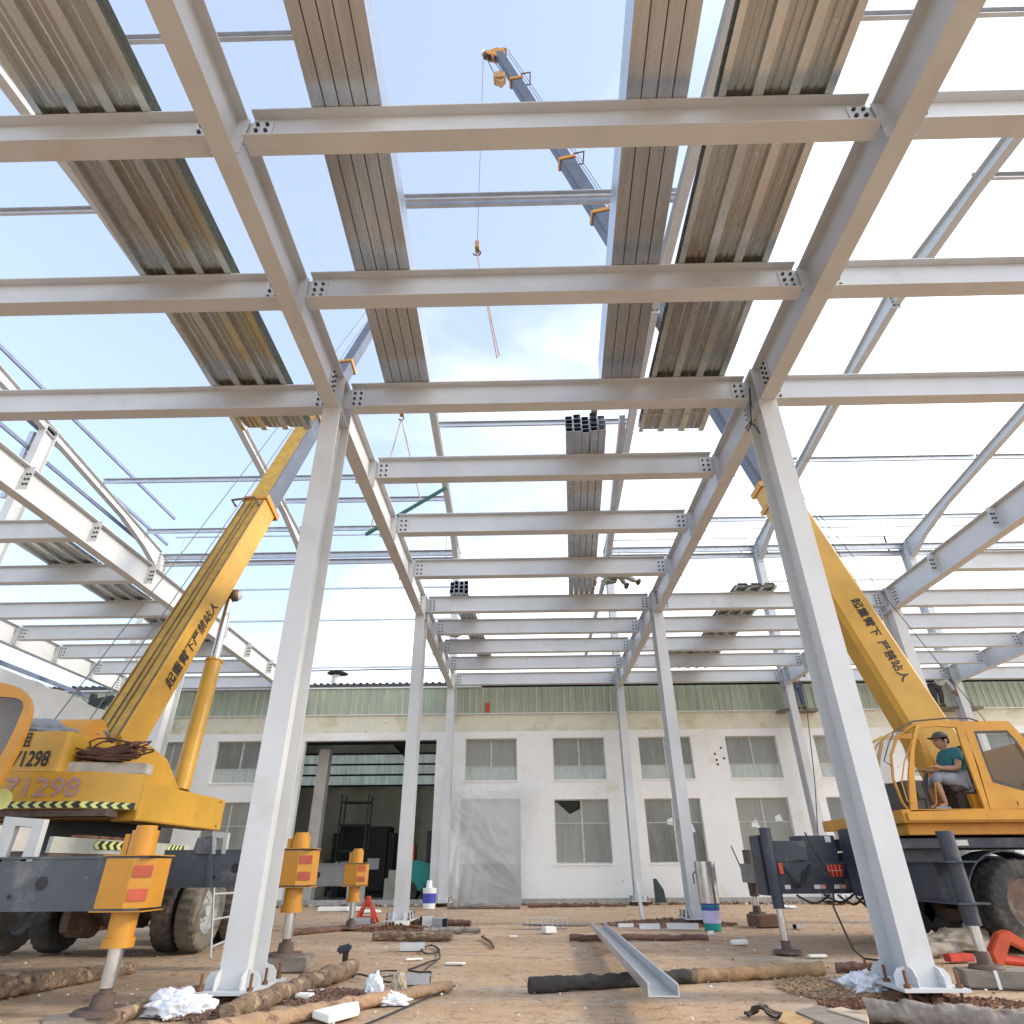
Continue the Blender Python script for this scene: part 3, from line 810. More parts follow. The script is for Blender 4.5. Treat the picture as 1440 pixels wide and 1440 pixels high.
tag(bm_.build('plastic_sheet', film, smooth=True, angle=180), 'wrinkled translucent plastic sheet hung over an opening in the wall', 'plastic sheet')
# ruined gable on the left
b = MB(); prof = []
for i in range(40):
    x = -27 + i * .4; prof.append((x, 5.1 + (-12.3 - x) * .36 + .12 * noise.noise(V((x * 1.7, 0, 0))) + .07 * noise.noise(V((x * 6, 2, 0)))))
prof = [p for p in prof if p[0] < -11.9]
b.loft([[(x, 19.4, -.2), (x, 19.4, z), (x, 20., z - .05), (x, 20, -.2)] for x, z in prof])
t = empty('gable_wall', (-18, 19.7, 0), 'rough grey rendered gable wall rising beyond the left crane', 'wall')
b.build('render', gable_m, t)
MB().bx(-26.9, -11.95, 19.3, 19.398, 0, 4.45).build('lower_band', gable_l, t)
for x, z, s, lb in ((-13.45, 5.5, 1., 'dark scrap machine on top of the grey gable'), (-12.4, 5.1, .55, 'small dark lump at the low end of the gable top')):
    b = MB().box((x, 19.7, z + .1 * s), (.4 * s, .3, .2 * s), 0, 0, .3).box((x + .25 * s, 19.7, z + .22 * s), (.5 * s, .25, .14 * s), 0, 0, -.2).box((x - .2 * s, 19.7, z + .3 * s), (.12 * s, .2, .2 * s)).tube((x + .1 * s, 19.6, z), (x + .1 * s, 19.8, z), .12 * s)
    tag(b.build('scrap_iron', darkst), lb, 'scrap')

# ------------------------------------------------------------------ crane helpers
def wheel(parent, c, axis, r, w, tm=rubber, rm=rimm, hub=True):
    c, ax = V(c), V(axis).normalized()
    u = ax.orthogonal().normalized(); v = ax.cross(u); n = 108
    prof = [(.56, -.42), (.6, -.5), (.9, -.5), (.97, -.44), (1., -.3), (1., .3), (.97, .44), (.9, .5), (.6, .5), (.56, .42)]
    b = MB()
    rings = []
    for i in range(n + 1):
        a = 2 * math.pi * i / n; ring = []
        for q, (pr, pw) in enumerate(prof):
            k = 1. - (.028 if ((i + (q > 4) * 2) % 4 < 2 and 3 <= q <= 6) else 0)
            ring.append(c + (u * math.cos(a) + v * math.sin(a)) * (r * pr * k) + ax * (w * pw))
        rings.append(ring)
    b.loft(rings, closed=True, cap=False)
    wh = empty_part('wheel', parent)
    b.build('tyre', tm, wh, smooth=True, angle=25)
    d = MB().tube(c - ax * w * .1, c + ax * w * .12, r * .585, n=32)
    d.tube(c - ax * w * .44, c - ax * w * .38, r * .6, r * .58, n=32)
    d.loft([[c + (u * math.cos(a) + v * math.sin(a)) * r * rr + ax * w * pw for a in (2 * math.pi * i / 32 for i in range(33))] for rr, pw in ((.575, -.45), (.62, -.47), (.62, .47), (.575, .45), (.52, .3), (.5, -.3), (.575, -.45))], closed=False, cap=False)
    d.tube(c + ax * w * .1, c + ax * w * .38, r * .2, r * .16, n=16).tube(c - ax * w * .38, c - ax * w * .1, r * .16, r * .2, n=16)
    for i in range(10):
        a = 2 * math.pi * i / 10; p = c + (u * math.cos(a) + v * math.sin(a)) * r * .3
        d.tube(p - ax * w * .16, p + ax * w * .2, .018, n=6)
    d.build('rim', rm, wh, smooth=True)
    return wh


def empty_part(name, parent):
    o = bpy.data.objects.new(name, None); COL.objects.link(o); o.parent = parent; BASE[o.name] = BASE[parent.name]; o.empty_display_size = .1
    return o


def chevrons(parent, p0, p1, up, n, h, mats=(tapeb, tapey), lift=(0, 0, 0), flip=1):
    p0, p1, up, lf = V(p0), V(p1), V(up), V(lift)
    d = (p1 - p0) / n; b = MB()
    b.mat(0).prism([p0 - up * h / 2, p1 - up * h / 2, p1 + up * h / 2, p0 + up * h / 2], lf)
    for i in range(n):
        a = p0 + d * i + lf * 1.6; k = d * .5; s = d * .38 * flip
        b.mat(1)
        for sg in (-1, 1):
            b.add([a + k * .1 + up * (sg * h * .47), a + k * 1.1 + up * (sg * h * .47), a + k * 1.1 - s, a + k * .1 - s], [(0, 1, 2, 3)])
    return b.build('chevron_tape', list(mats), parent)


# ------------------------------------------------------------------ left crane
LC = empty('mobile_crane', (-6, 10, 0), 'yellow truck crane on the left numbered 71298, boom leaning right', 'crane', 'truck cranes')
MB().bx(-6.5, -5.5, 6.0, 15.0, .75, 1.1).bx(-7.1, -4.9, 8.6, 14.6, 1.1, 1.24).build('chassis', black, LC)
for k in range(3): MB().tube((-7.0, 10.9, .55), (-4.9, 10.9, .55), .13, n=10) if k else MB().tube((-7.0, 10.9, .55), (-4.9, 10.9, .55), .13, n=12).tube((-6.2, 10.9, .55), (-5.7, 10.9, .55), .25, n=14).build('axle', brown, LC, smooth=True)
for x, tm, rm in ((-7.72, rubberd, rimg), (-5.25, rubber, rimm), (-4.9, rubberd, rimg), (-6.98, rubber, rimm)):
    wheel(LC, (x, 10.95, .53), (1, 0, 0), .53, .29, tm, rm)
for x, tm in ((-5.25, rubber), (-4.9, rubberd)): wheel(LC, (x, 12.4, .53), (1, 0, 0), .53, .29, tm, rimg)
b = MB()
for i in range(7): b.bx(-6.62, -6.52, 10.4 + i * .0, 11.5, .3 + i * .035, .33 + i * .035)
b.tube((-6.8, 10.9, .45), (-6.45, 10.9, .45), .27, n=20).build('brake_drum', rimm, LC)
# deck skirt with chevrons
sk0, sk1 = (-4.62, 6.75, 1.3), (-4.62, 9.6, 1.3)
sk = MB().bx(-4.66, -4.62, 6.75, 9.6, 1.2, 1.34).build('deck_skirt', M('skirt_grey', (.4, .41, .36), .6, var=.2), LC)
chevrons(sk, (-4.615, 7.45, 1.285), (-4.615, 8.0, 1.285), (0, 0, 1), 4, .085, lift=(.004, 0, 0))
chevrons(sk, (-4.615, 8.2, 1.285), (-4.615, 8.6, 1.285), (0, 0, 1), 4, .085, lift=(.004, 0, 0), flip=-1)
chevrons(sk, (-4.615, 9.0, 1.285), (-4.615, 9.4, 1.285), (0, 0, 1), 4, .085, lift=(.004, 0, 0))
MB().bx(-7.0, -4.62, 6.75, 9.4, 1.15, 1.195).build('deck_plate', brown, LC)


def outrigger(yc, xe, xs, h0, h1, colr, rodtop, foot, block=0., striped=True):
    bt = .32
    o = MB().bx(xs, xe - .42, yc - bt / 2, yc + bt / 2, h0, h1).bx(xs, xe - .05, yc - bt / 2 - .012, yc + bt / 2 + .012, h1, h1 + .018).bx(xs, xe - .05, yc - bt / 2 - .012, yc + bt / 2 + .012, h0 - .018, h0).build('outrigger', colr, LC)
    MB().tube((xe - .95, yc - bt / 2 - .004, (h0 + h1) / 2), (xe - .95, yc - bt / 2 - .001, (h0 + h1) / 2), .055, n=18).build('beam_hole', black, o)
    MB().tube((xe - 1.2, yc - bt / 2 - .004, h0 + .09), (xe - 1.2, yc - bt / 2 - .001, h0 + .09), .022, n=12).build('beam_hole', black, o)
    bb = MB().prism([(xe - .42, yc - bt / 2 - .01, h0), (xe - .16, yc - bt / 2 - .03, h0), (xe, yc - bt / 2 + .06, h0), (xe, yc + bt / 2, h0), (xe - .42, yc + bt / 2, h0)], (0, 0, h1 - h0))
    bb.bx(xe - .44, xe + .02, yc - bt / 2 - .035, yc + bt / 2 + .01, h1 + .0185, h1 + .026).bx(xe - .44, xe + .02, yc - bt / 2 - .035, yc + bt / 2 + .01, h0 - .026, h0 - .0185)
    bb.build('end_box', oran, o)
    if striped:
        d = V((.16, .09, 0)).normalized(); p = V((xe - .16, yc - bt / 2 - .034, 0)); nrm = V((d.y, -d.x, 0)) * .004
        for zc in (h0 + .1, h0 + .28):
            q = [p + d * .02 + V((0, 0, zc - .045)), p + d * .17 + V((0, 0, zc - .045)), p + d * .17 + V((0, 0, zc + .045)), p + d * .02 + V((0, 0, zc + .045))]
            MB().prism([x + nrm for x in q], nrm).build('red_stripe', M('stripe_red', (.36, .06, .03), .5, var=.3) if 'stripe_red' not in MATS else MATS['stripe_red'], o)
    jx = xe - .22
    j = MB().tube((jx, yc, h1 + .027), (jx, yc, rodtop), .115, n=20).tube((jx, yc, rodtop), (jx, yc, rodtop + .04), .09, n=20).bx(jx - .16, jx - .11, yc - .05, yc + .05, h1 + .027, rodtop - .03)
    j.build('jack_housing', oran, o, smooth=True)
    MB().tube((jx, yc, h0 - .22), (jx, yc, h0 - .027), .11, n=20).tube((jx, yc, h0 - .29), (jx, yc, h0 - .22), .13, n=20).build('jack_sleeve', oran, o, smooth=True)
    MB().tube((jx, yc, foot + .17), (jx, yc, h0 - .27), .062, n=20).build('jack_rod', chrome, o, smooth=True)
    MB().tube((jx, yc, foot + .13), (jx, yc, foot + .17), .05, n=16).tube((jx, yc, foot + .03), (jx, yc, foot + .13), .1, .085, n=20).tube((jx, yc, foot), (jx, yc, foot + .03), .23, .2, n=28).build('jack_foot', brown, o, smooth=True)
    return o


o1 = outrigger(6.46, -3.34, -7.4, .76, 1.14, slate, 1.37, .02)
o2 = outrigger(9.1, -2.72, -7.2, .87, 1.25, slate, 1.42, .14, striped=True)
o3 = outrigger(14.5, -3.25, -7.2, .76, 1.12, M('outrigger_grey', (.2, .2, .2), .5, var=.2), 1.36, .03)
grey_p = M('bracket_grey', (.42, .43, .43), .55, var=.12)


def bracket(yc, pts, hole, parent):
    n = len(pts); b = MB()
    P_ = [at(*p, y=yc) for p in pts]; H_ = [at(*p, y=yc) for p in hole]
    for dy in (0, .07):
        b.add([p + V((0, dy, 0)) for p in P_] + [p + V((0, dy, 0)) for p in H_], [(i, (i + 1) % n, n + (i + 1) % n, n + i) for i in range(n)])
    for ring in (P_, H_):
        b.add(ring + [p + V((0, .07, 0)) for p in ring], [(i, (i + 1) % n, n + (i + 1) % n, n + i) for i in range(n)])
    return b.build('support_bracket', grey_p, parent)


bracket(6.3, [(7, 1148), (63, 1152), (45, 1211), (-10, 1212)], [(21, 1161), (45, 1163), (28, 1212), (2, 1212)], o1)
bracket(8.92, [(299, 1169), (321, 1171), (316, 1201), (296, 1201)], [(304, 1178), (314, 1179), (311, 1201), (302, 1201)], o2)
MB().prism([at(*p, y=8.9) for p in ((278, 1178), (298, 1175), (296, 1248), (289, 1248), (293, 1201), (270, 1200))], (0, .05, 0)).build('gusset', slate, o2)
# bricks and iron on deck
for i, (p, s) in enumerate((((122, 1168), .26), ((142, 1168), .2), ((160, 1170), .22), ((176, 1173), .2))):
    q = at(*p, x=-4.9); tag(MB().box((q.x, q.y, 1.34), (.14, s, .09), i * .1).build('brick', rust), ['reddish brick lying at the left end of the deck row', 'second reddish brick on the crane deck', 'third reddish brick on the crane deck', 'reddish brick nearest the yellow jack on the deck'][i], 'brick', 'bricks on the crane deck')
# turntable and superstructure
MB().tube((-6.1, 9.9, 1.25), (-6.1, 9.9, 1.62), .75, n=36).build('turntable', black, LC, smooth=True)
low = MB().prism([(-7.4, 8.2, 1.7), (-5.4, 8.2, 1.7), (-4.9, 8.55, 1.7), (-4.9, 8.75, 1.7), (-5.4, 9.4, 1.7), (-7.4, 9.4, 1.7)], (0, 0, .42))
low.prism([(-4.9, 8.55, 1.585), (-4.86, 8.7, 1.585), (-4.88, 11.0, 1.585), (-5.3, 11.0, 1.585), (-5.3, 8.7, 1.585)], (0, 0, .44)).bx(-7.3, -6.9, 8.7, 11.0, 1.6, 2.05)
low.bx(-6.9, -5.3, 8.7, 10.9, 1.62, 1.8)
lowo = low.build('superstructure', yel, LC, bevel=.012)
MB().bx(-7.35, -5.1, 8.25, 8.5, 1.62, 1.695).build('under_frame', brown, LC)
chevrons(lowo, (-6.35, 8.195, 1.745), (-5.42, 8.195, 1.745), (0, 0, 1), 7, .075, lift=(0, -.004, 0))
chevrons(lowo, (-5.39, 8.203, 1.745), (-4.93, 8.525, 1.745), (0, 0, 1), 5, .075, lift=(.0025, -.004, 0))
for yy in (9.15, 9.9): MB().bx(-4.879 + (yy - 8.7) * -.0087, -4.8725 + (yy - 8.7) * -.0087, yy, yy + .012, 1.6, 2.02).build('panel_seam', brown, lowo)
for yy in (8.9, 10.8):
    for zz in (1.64, 1.98): MB().tube((-4.875, yy, zz), (-4.862, yy, zz), .014, n=6).build('rivet', brown, lowo)
upo = MB().prism([(-7.3, 8.3, 2.125), (-5.95, 8.3, 2.125), (-5.9, 8.36, 2.125), (-5.9, 9.6, 2.125), (-7.3, 9.6, 2.125)], (0, 0, .5)).build('upper_body', yel, LC, bevel=.012)
# right cheek with boom foot
chk = MB()
for xx in (-5.5, -6.55): chk.prism([(xx, 8.9, 2.125), (xx, 8.6, 2.62), (xx, 9.3, 2.62), (xx, 9.9, 2.5), (xx, 10.6, 2.05), (xx, 10.9, 2.05), (xx, 10.9, 1.8), (xx, 8.9, 1.8)], (.09, 0, 0))
chk.build('boom_cheek', yel, LC, bevel=.01)
tx = text_mesh('71298', .26, at(13, 1078, y=8.295), (1, 0, 0), (0, 0, 1), inkb, upo, squeeze=.74, bold=.03)
tx = text_mesh('租', .2, at(25, 1049, y=8.295), (1, 0, 0), (0, 0, 1), inkb, upo, squeeze=.8, bold=.03)
tx = text_mesh('71298', .3, at(-2, 1121, y=8.195), (1, 0, 0), (0, 0, 1), inkp, lowo, squeeze=1.3, bold=.03)
# carrier cab corner at the frame edge
cb = MB(); cbx = -5.2
outl = [(-30, 1108), (-4, 1104), (8, 1083), (21, 1059), (33, 1032), (41, 1008), (43, 995), (40, 982), (33, 972), (22, 965), (8, 961), (-30, 956)]
inl = [(-30, 1078), (-8, 1072), (0, 1064), (10, 1046), (21, 1024), (29, 1005), (33, 994), (32, 987), (27, 983), (19, 981), (8, 980), (-30, 978)]
A = [at(*p, y=6.95) for p in outl]; B2 = [at(*p, y=6.95) for p in inl]
n = len(A)
for dy in (0, .06): cb.add([p + V((0, dy, 0)) for p in A] + [p + V((0, dy, 0)) for p in B2], [(i, i + 1, n + i + 1, n + i) for i in range(n - 1)])
for ring in (A, B2): cb.add(ring + [p + V((0, .06, 0)) for p in ring], [(i, i + 1, n + i + 1, n + i) for i in range(n - 1)])
cbo = cb.build('cab', oran, LC)
MB().add([p + V((0, .02, 0)) for p in B2], [tuple(range(n))]).build('window_pane', glassd, cbo)
MB().add([p + V((0, .061, 0)) for p in A] + [p + V((-.95, .55, 0)) for p in A], [(i, i + 1, n + i + 1, n + i) for i in range(n - 1)]).build('cab_side', oran, cbo)
MB().tube(at(0, 1124, y=7.5), at(0, 1124, y=7.55), .11, n=20).build('round_lamp', tapey, LC)
# boom
BD = V((math.sin(R_(7.19)) * math.cos(R_(67.16)), math.cos(R_(7.19)) * math.cos(R_(67.16)), math.sin(R_(67.16))))
BS = V((math.cos(R_(7.19)), -math.sin(R_(7.19)), 0)); BN = BS.cross(BD)
if BN.z < 0: BN = -BN
BP = V((-6.03, 9.97, 3.33)) - BS * .08


def boomsec(parent, P, D, S, N, s0, s1, w, h, mats, name, topmat=None, w1=None, h1=None):
    w1 = w1 or w; h1 = h1 or h
    def ring(s, w, h):
        p = P + D * s; c = .12
        return [p + S * (a * w) + N * (q * h) for a, q in ((-.5, -.5 + c), (-.5 + c, -.5), (.5 - c, -.5), (.5, -.5 + c), (.5, .46), (.46, .5), (-.46, .5), (-.5, .46))]
    return MB().loft([ring(s0, w, h), ring(s1, w1, h1)]).build(name, mats, parent)


BW, BH = .52, .58
s_head = 5.15
b1 = boomsec(LC, BP, BD, BS, BN, -1.5, s_head, BW, BH, yel, 'boom_base_section')
p0, p1 = BP - BD * 1.45 + BN * (BH / 2 + .004), BP + BD * (s_head - .1) + BN * (BH / 2 + .004)
tp = MB().prism([p0 - BS * BW * .47, p0 + BS * BW * .45, p1 + BS * BW * .45, p1 - BS * BW * .47], BN * .01).build('greasy_top_plate', dirtytop, b1)
b = MB()
for a in (-.38, -.08, .12, .44): b.prism([p0 + BS * BW * a + BN * .011, p0 + BS * (BW * a + .011) + BN * .011, p1 + BS * (BW * a + .011) + BN * .011, p1 + BS * BW * a + BN * .011], BN * .025)
b.build('top_rib', brown, b1)
sl = BP + BS * (BW / 2)
td = BD
ux = BD; uy = BN
text_mesh('起重臂下', .235, sl + BD * .35 - BN * .1, ux, uy, inkb, b1, bold=.035)
text_mesh('严禁站人', .235, sl + BD * 1.28 - BN * .1, ux, uy, inkb, b1, bold=.035)
# guard frames on the boom
for s, L in ((-.85, .5), (s_head - .3, .3)):
    q = BP + BD * s + BN * (BH / 2 + .02)
    MB().sweep([q - BS * .32 + BN * .02, q - BS * .34 + BN * .2, q + BS * .2 + BN * .22, q + BS * .2 - BN * .1], .025, n=6).build('rope_guard', brown, b1)
def collar(parent, P, D, S, N, s, w, h, m=oran, L=.14, nm='boom_collar'):
    p = P + D * s; b = MB(); t = .035
    for sg in (-1, 1):
        b.prism([p + S * (sg * w / 2) - N * (h / 2 + t), p + S * (sg * (w / 2 + t)) - N * (h / 2 + t), p + S * (sg * (w / 2 + t)) + N * (h / 2 + t), p + S * (sg * w / 2) + N * (h / 2 + t)], D * L)
        b.prism([p - S * (w / 2) + N * (sg * h / 2), p + S * (w / 2) + N * (sg * h / 2), p + S * (w / 2) + N * (sg * (h / 2 + t)), p - S * (w / 2) + N * (sg * (h / 2 + t))], D * L)
    return b.build(nm, m, parent)
collar(b1, BP, BD, BS, BN, s_head - .05, BW, BH, oran)
def sL(py):
    lo, hi = 0., 40.
    for _ in range(50):
        m_ = (lo + hi) / 2; q_ = BP + BD * m_ - CAMLOC
        if 720 - FPX * q_.dot(CU) / q_.dot(CF) > py: lo = m_
        else: hi = m_
    return lo


S2, S3 = sL(594), sL(516)
b2 = boomsec(LC, BP, BD, BS, BN, s_head - .5, S2, BW * .86, BH * .86, boomd, 'boom_middle_section')
p0, p1 = BP + BD * s_head + BN * (BH * .43 + .003), BP + BD * (S2 - .05) + BN * (BH * .43 + .003)
MB().prism([p0 - BS * BW * .4, p0 + BS * BW * .38, p1 + BS * BW * .38, p1 - BS * BW * .4], BN * .008).build('greasy_top_plate', dirtytop, b2)
collar(b2, BP, BD, BS, BN, S2 - .1, BW * .86, BH * .86, oran)
SL = sL(392)
b3 = boomsec(LC, BP, BD, BS, BN, S2 - .4, S3, BW * .74, BH * .74, boomd, 'boom_outer_section')
collar(b3, BP, BD, BS, BN, S3 - .1, BW * .74, BH * .74, oran)
b3 = boomsec(LC, BP, BD, BS, BN, S3 - .4, SL, BW * .62, BH * .62, boomd, 'boom_tip_section')
tipL = BP + BD * SL
MB().tube(tipL - BS * .16 - BN * .2, tipL + BS * .16 - BN * .2, .2, n=20).tube(tipL - BS * .16 + BN * .2, tipL + BS * .16 + BN * .2, .2, n=20).build('tip_sheave', oran, b3, smooth=True)
cyt = at(325, 838, x=-5.78); cyb = at(253, 1112, x=-5.55)
cm = cyb.lerp(cyt, .62)
MB().tube(cyb, cm, .14, n=24).tube(cm - (cyt - cyb) * .01, cm, .155, n=24).build('lift_cylinder', yel, LC, smooth=True)
MB().tube(cm, cyt, .075, n=20).tube(cyt - BS * .2, cyt + BS * .2, .09, n=16).build('lift_rod', chrome, LC, smooth=True)
MB().tube(cyt - BS * .25, cyt + BS * .12, .12, n=16).build('cylinder_pin', brown, LC, smooth=True)
for a, off in (((66, 1026), -.12), ((122, 1018), .1)):
    p = at(*a, y=9.0)
    MB().sweep([p, tipL + BN * .35 + BS * off], .009, n=5).build('hoist_rope', ropem, LC)
MB().tube((-6.6, 8.9, 2.65), (-5.95, 8.9, 2.65), .24, n=24).build('winch_drum', oran, LC, smooth=True)
blob((-6.75, 9.0, 2.62), (.72, .5, .2), 4, tarp, 'tarpaulin', 'grey tarpaulin bundled on top of the left crane body', 'tarpaulin', .25, 1.2)
q = MB().prism([(-6.05, 8.42, 2.13), (-4.98, 8.62, 2.13), (-5.0, 8.85, 2.13), (-6.1, 8.8, 2.13)], (0, 0, .14))
tag(q.build('concrete_slab', concrete, bevel=.012), 'rough grey slab resting on the crane body beside the number', 'slab')
hp = []
for i in range(240):
    a = i * .62; k_ = .55 + .45 * noise.noise(V((i * .11, 3, 0))); hp.append((-5.5 + .55 * noise.noise(V((i * .045, 0, 0))) + .3 * (.5 + k_) * math.cos(a), 8.6 + .13 * math.sin(a), 2.29 + .3 * abs(noise.noise(V((i * .13, 9, 0)))) + .1 * (1 + math.sin(a * .37)) * .5))
tag(MB().sweep(hp, .012, n=5).build('hose_coil', hosebr), 'tangled brown hose coil lying on the grey slab', 'hose')
# hook with slings from the left crane
def hook_set(name, label, top, blockp, legs, blk=.12):
    t = empty(name, blockp, label, 'hook')
    MB().sweep([top, V(blockp) + V((0, 0, .2))], .01, n=5).build('hoist_rope', ropem, t)
    c = V(blockp)
    MB().tube(c + V((-.05, 0, .12)), c + V((.05, 0, .12)), blk, n=18).bx(c.x - .06, c.x + .06, c.y - blk * .8, c.y + blk * .8, c.z - .05, c.z + .2).build('pulley_block', hookm, t)
    MB().sweep([c + V((blk * .7 * math.cos(a), 0, -.16 + blk * .7 * math.sin(a) - .02)) for a in (1.5, 1.0, .4, -.3, -1, -1.7, -2.4, -2.9)], .022, n=6).build('hook', brown, t)
    for e in legs: MB().sweep([c + V((0, 0, -.2)), e], .02, n=6).build('sling_leg', slingm, t)
    return t
zl = 13.2
hl = at(565, 582, y=15.6); e1, e2 = at(545, 655, y=15.6), at(580, 655, y=15.6)
hook_set('crane_hook', 'hook with two slings hanging below the left boom tip', tipL + V((.25, .1, -.1)), hl, [at(520, 747, y=15.6), at(592, 706, y=15.6)])
b = MB().oriented(at(514, 752, y=15.6), at(627, 686, y=15.6), [(-.04, -.04), (.04, -.04), (.04, .04), (-.04, .04)], (0, 1, 0))
tag(b.build('lifted_bar', greenp), 'slim dark green bar lifted on the slings of the left crane', 'steel bar')
# ------------------------------------------------------------------ right crane
RC = empty('mobile_crane', (6.8, 12, 0), 'dark truck crane on the right with open yellow cab and tall boom leaning left', 'crane', 'truck cranes')
U = V((1, 0, 0)); W = V((0, 1, 0)); O = V((3.4, 10.5, 0))


def rb(b, u0, u1, w0, w1, z0, z1):
    return b.bx(O.x + u0, O.x + u1, O.y + w0, O.y + w1, z0, z1)


def rp(u, w, z): return O + V((u, w, z))


b = MB(); rb(b, .2, 1.25, .0, .5, .69, 1.1); rb(b, .03, .2, -.02, .4, .67, 1.44); rb(b, .68, 1.2, .06, .5, 1.101, 1.43); rb(b, 1.25, 1.6, .0, 1.9, .72, 1.2); rb(b, 1.6, 8, .5, 1.9, .8, 1.15)
ch = b.build('chassis', navy, RC, bevel=.01)
b = MB(); rb(b, .21, .7, -.06, .45, 1.105, 1.36); b.build('rear_locker', navy, ch, bevel=.01)
b = MB(); rb(b, 1.22, 1.66, -.5, -.05, .67, 1.07); rb(b, 1.22, 1.32, -.5, -.05, 1.071, 1.5); rb(b, 1.58, 1.66, -.5, -.05, 1.071, 1.5); rb(b, 1.321, 1.579, -.5, -.05, 1.41, 1.5); rb(b, 1.33, 1.57, -.1, -.06, 1.072, 1.409)
b.build('outrigger_frame', navy, ch)
b = MB(); rb(b, .96, 1.17, -.016, -.001, .9, 1.05); lamp = b.build('tail_lamp', lampr, ch)
b = MB()
for i in range(4): rb(b, .965 + i * .055, .972 + i * .055, -.022, -.0165, .9, 1.05)
rb(b, .96, 1.17, -.028, -.0225, .97, .98); b.build('lamp_grille', tapep, lamp)
for u0, m in ((.3, tapew), (.72, tapew), (.8, tapep), (1.0, tapew), (1.09, tapep)):
    b = MB(); rb(b, u0, u0 + .08, -.0095, -.001, .75, .8); b.build('reflector', m, ch)
b = MB(); rb(b, 1.05, 1.13, .05, .0585, 1.34, 1.42); b.build('reflector', tapew, ch)
b = MB(); rb(b, .24, .3, -.075, -.062, .94, 1.08); b.build('hose_cap', redo, ch)
for k, (u0, u1, z, dz) in enumerate(((.3, .72, 1.06, .26), (.34, .62, .98, .2), (.42, .9, .68, .1), (.8, 1.25, .69, .1), (1.0, 1.4, .68, .12), (1.25, 1.62, .66, .16), (1.5, 2.1, .68, .12))):
    MB().sweep([rp(u0 + (u1 - u0) * t_ / 12, -.06 - .03 * math.sin(t_ * .5), z - dz * math.sin(math.pi * t_ / 12)) for t_ in range(13)], .014, n=6).build('hydraulic_hose', cablem, ch, smooth=True)
# deck and mudguards
b = MB(); rb(b, 1.25, 8, .0, 2.0, 1.25, 1.38); rb(b, 2.0, 3.0, .3, 1.6, .9, 1.249); rb(b, 1.7, 1.78, .1, .2, .9, 1.249); rb(b, 2.0, 2.06, .05, .12, 1.0, 1.249)
dk = b.build('deck', navy, RC, bevel=.006)
for u0, m in ((2.75, tapep), (2.93, tapew)):
    b = MB(); rb(b, u0, u0 + .17, -.0095, -.001, 1.28, 1.355); b.build('reflector', m, dk)
b = MB(); WX = 3.5
for i in range(14):
    a0, a1 = math.pi * (.02 + .96 * i / 14), math.pi * (.02 + .96 * (i + 1) / 14)
    f = lambda a, rr: rp(WX + .7 * rr * math.cos(a), -.1, .52 + .7 * rr * math.sin(a))
    b.prism([f(a0, 1), f(a1, 1), f(a1, .97), f(a0, .97)], W * .5)
b.build('mudguard', navy, dk)
for u, w in ((WX, -.2), (WX, .14), (WX + 1.35, -.2), (WX, 1.75), (2.75, 1.75), (WX + 1.35, 1.75)):
    wheel(RC, rp(u, w, .555), W, .555, .29, rubber, rimm)
MB().tube(rp(WX, -.1, .53), rp(WX, 1.8, .53), .12, n=12).build('axle', black, RC)
b = MB().sweep([rp(1.8 + .1 * i, .0, 1.0 + .05 * math.sin(i * 1.3)) for i in range(8)], .016, n=6).build('hydraulic_hose', cablem, dk)


def jack(parent, p, zt, zb, foot, r=.1, m=navy, fr=.2):
    x, y = p
    MB().tube((x, y, zb), (x, y, zt), r, n=20).tube((x, y, zt), (x, y, zt + .03), r * 1.05, n=20).tube((x, y, zb - .12), (x, y, zb), r * .95, n=20).build('jack_housing', m, parent, smooth=True)
    MB().tube((x, y, foot + .14), (x, y, zb - .1), r * .6, n=18).build('jack_rod', chrome, parent, smooth=True)
    MB().tube((x, y, foot + .03), (x, y, foot + .14), r * .85, r * .75, n=18).tube((x, y, foot), (x, y, foot + .03), fr, fr * .9, n=24).build('jack_foot', brown, parent, smooth=True)


jack(ch, (3.53, 10.4), 1.5, .64, .01, .08)
# near diagonal outrigger
q = at(1391, 1360, z=.15); na, nb = V((4.55, 10.0, 0)), V((q.x, q.y, 0)) + V((-.04, .14, 0)); nd = (nb - na).normalized(); ns = V((nd.y, -nd.x, 0))
b = MB().prism([na - ns * .12 + V((0, 0, .7)), na + ns * .12 + V((0, 0, .7)), nb + ns * .12 + V((0, 0, .7)), nb - ns * .12 + V((0, 0, .7))], (0, 0, .36))
b.prism([na - ns * .16 + V((0, 0, 1.0605)), na + ns * .16 + V((0, 0, 1.0605)), nb + nd * .3 + ns * .16 + V((0, 0, 1.0605)), nb + nd * .3 - ns * .16 + V((0, 0, 1.0605))], (0, 0, .015))
b.prism([na - ns * .16 + V((0, 0, .6845)), na + ns * .16 + V((0, 0, .6845)), nb + nd * .3 + ns * .16 + V((0, 0, .6845)), nb + nd * .3 - ns * .16 + V((0, 0, .6845))], (0, 0, .015))
nout = b.build('outrigger', navy, RC)
jp = nb + nd * .16
jack(nout, (jp.x, jp.y), 1.33, .62, .145, .082, navy, .16)
# far outrigger
b = MB().bx(4.5, 4.78, 12.3, 15.2, .74, 1.08); fo = b.build('outrigger', M('outrigger_dusty', (.17, .165, .16), .6, var=.2), RC)
jack(fo, (4.64, 15.0), 1.3, .62, .2, .1, brown, .18)
tag(MB().box((4.7, 14.75, .1), (.55, .5, .2), .15).build('timber_pad', redwood, bevel=.01), 'dark timber pad under the far jack of the right crane', 'timber block')
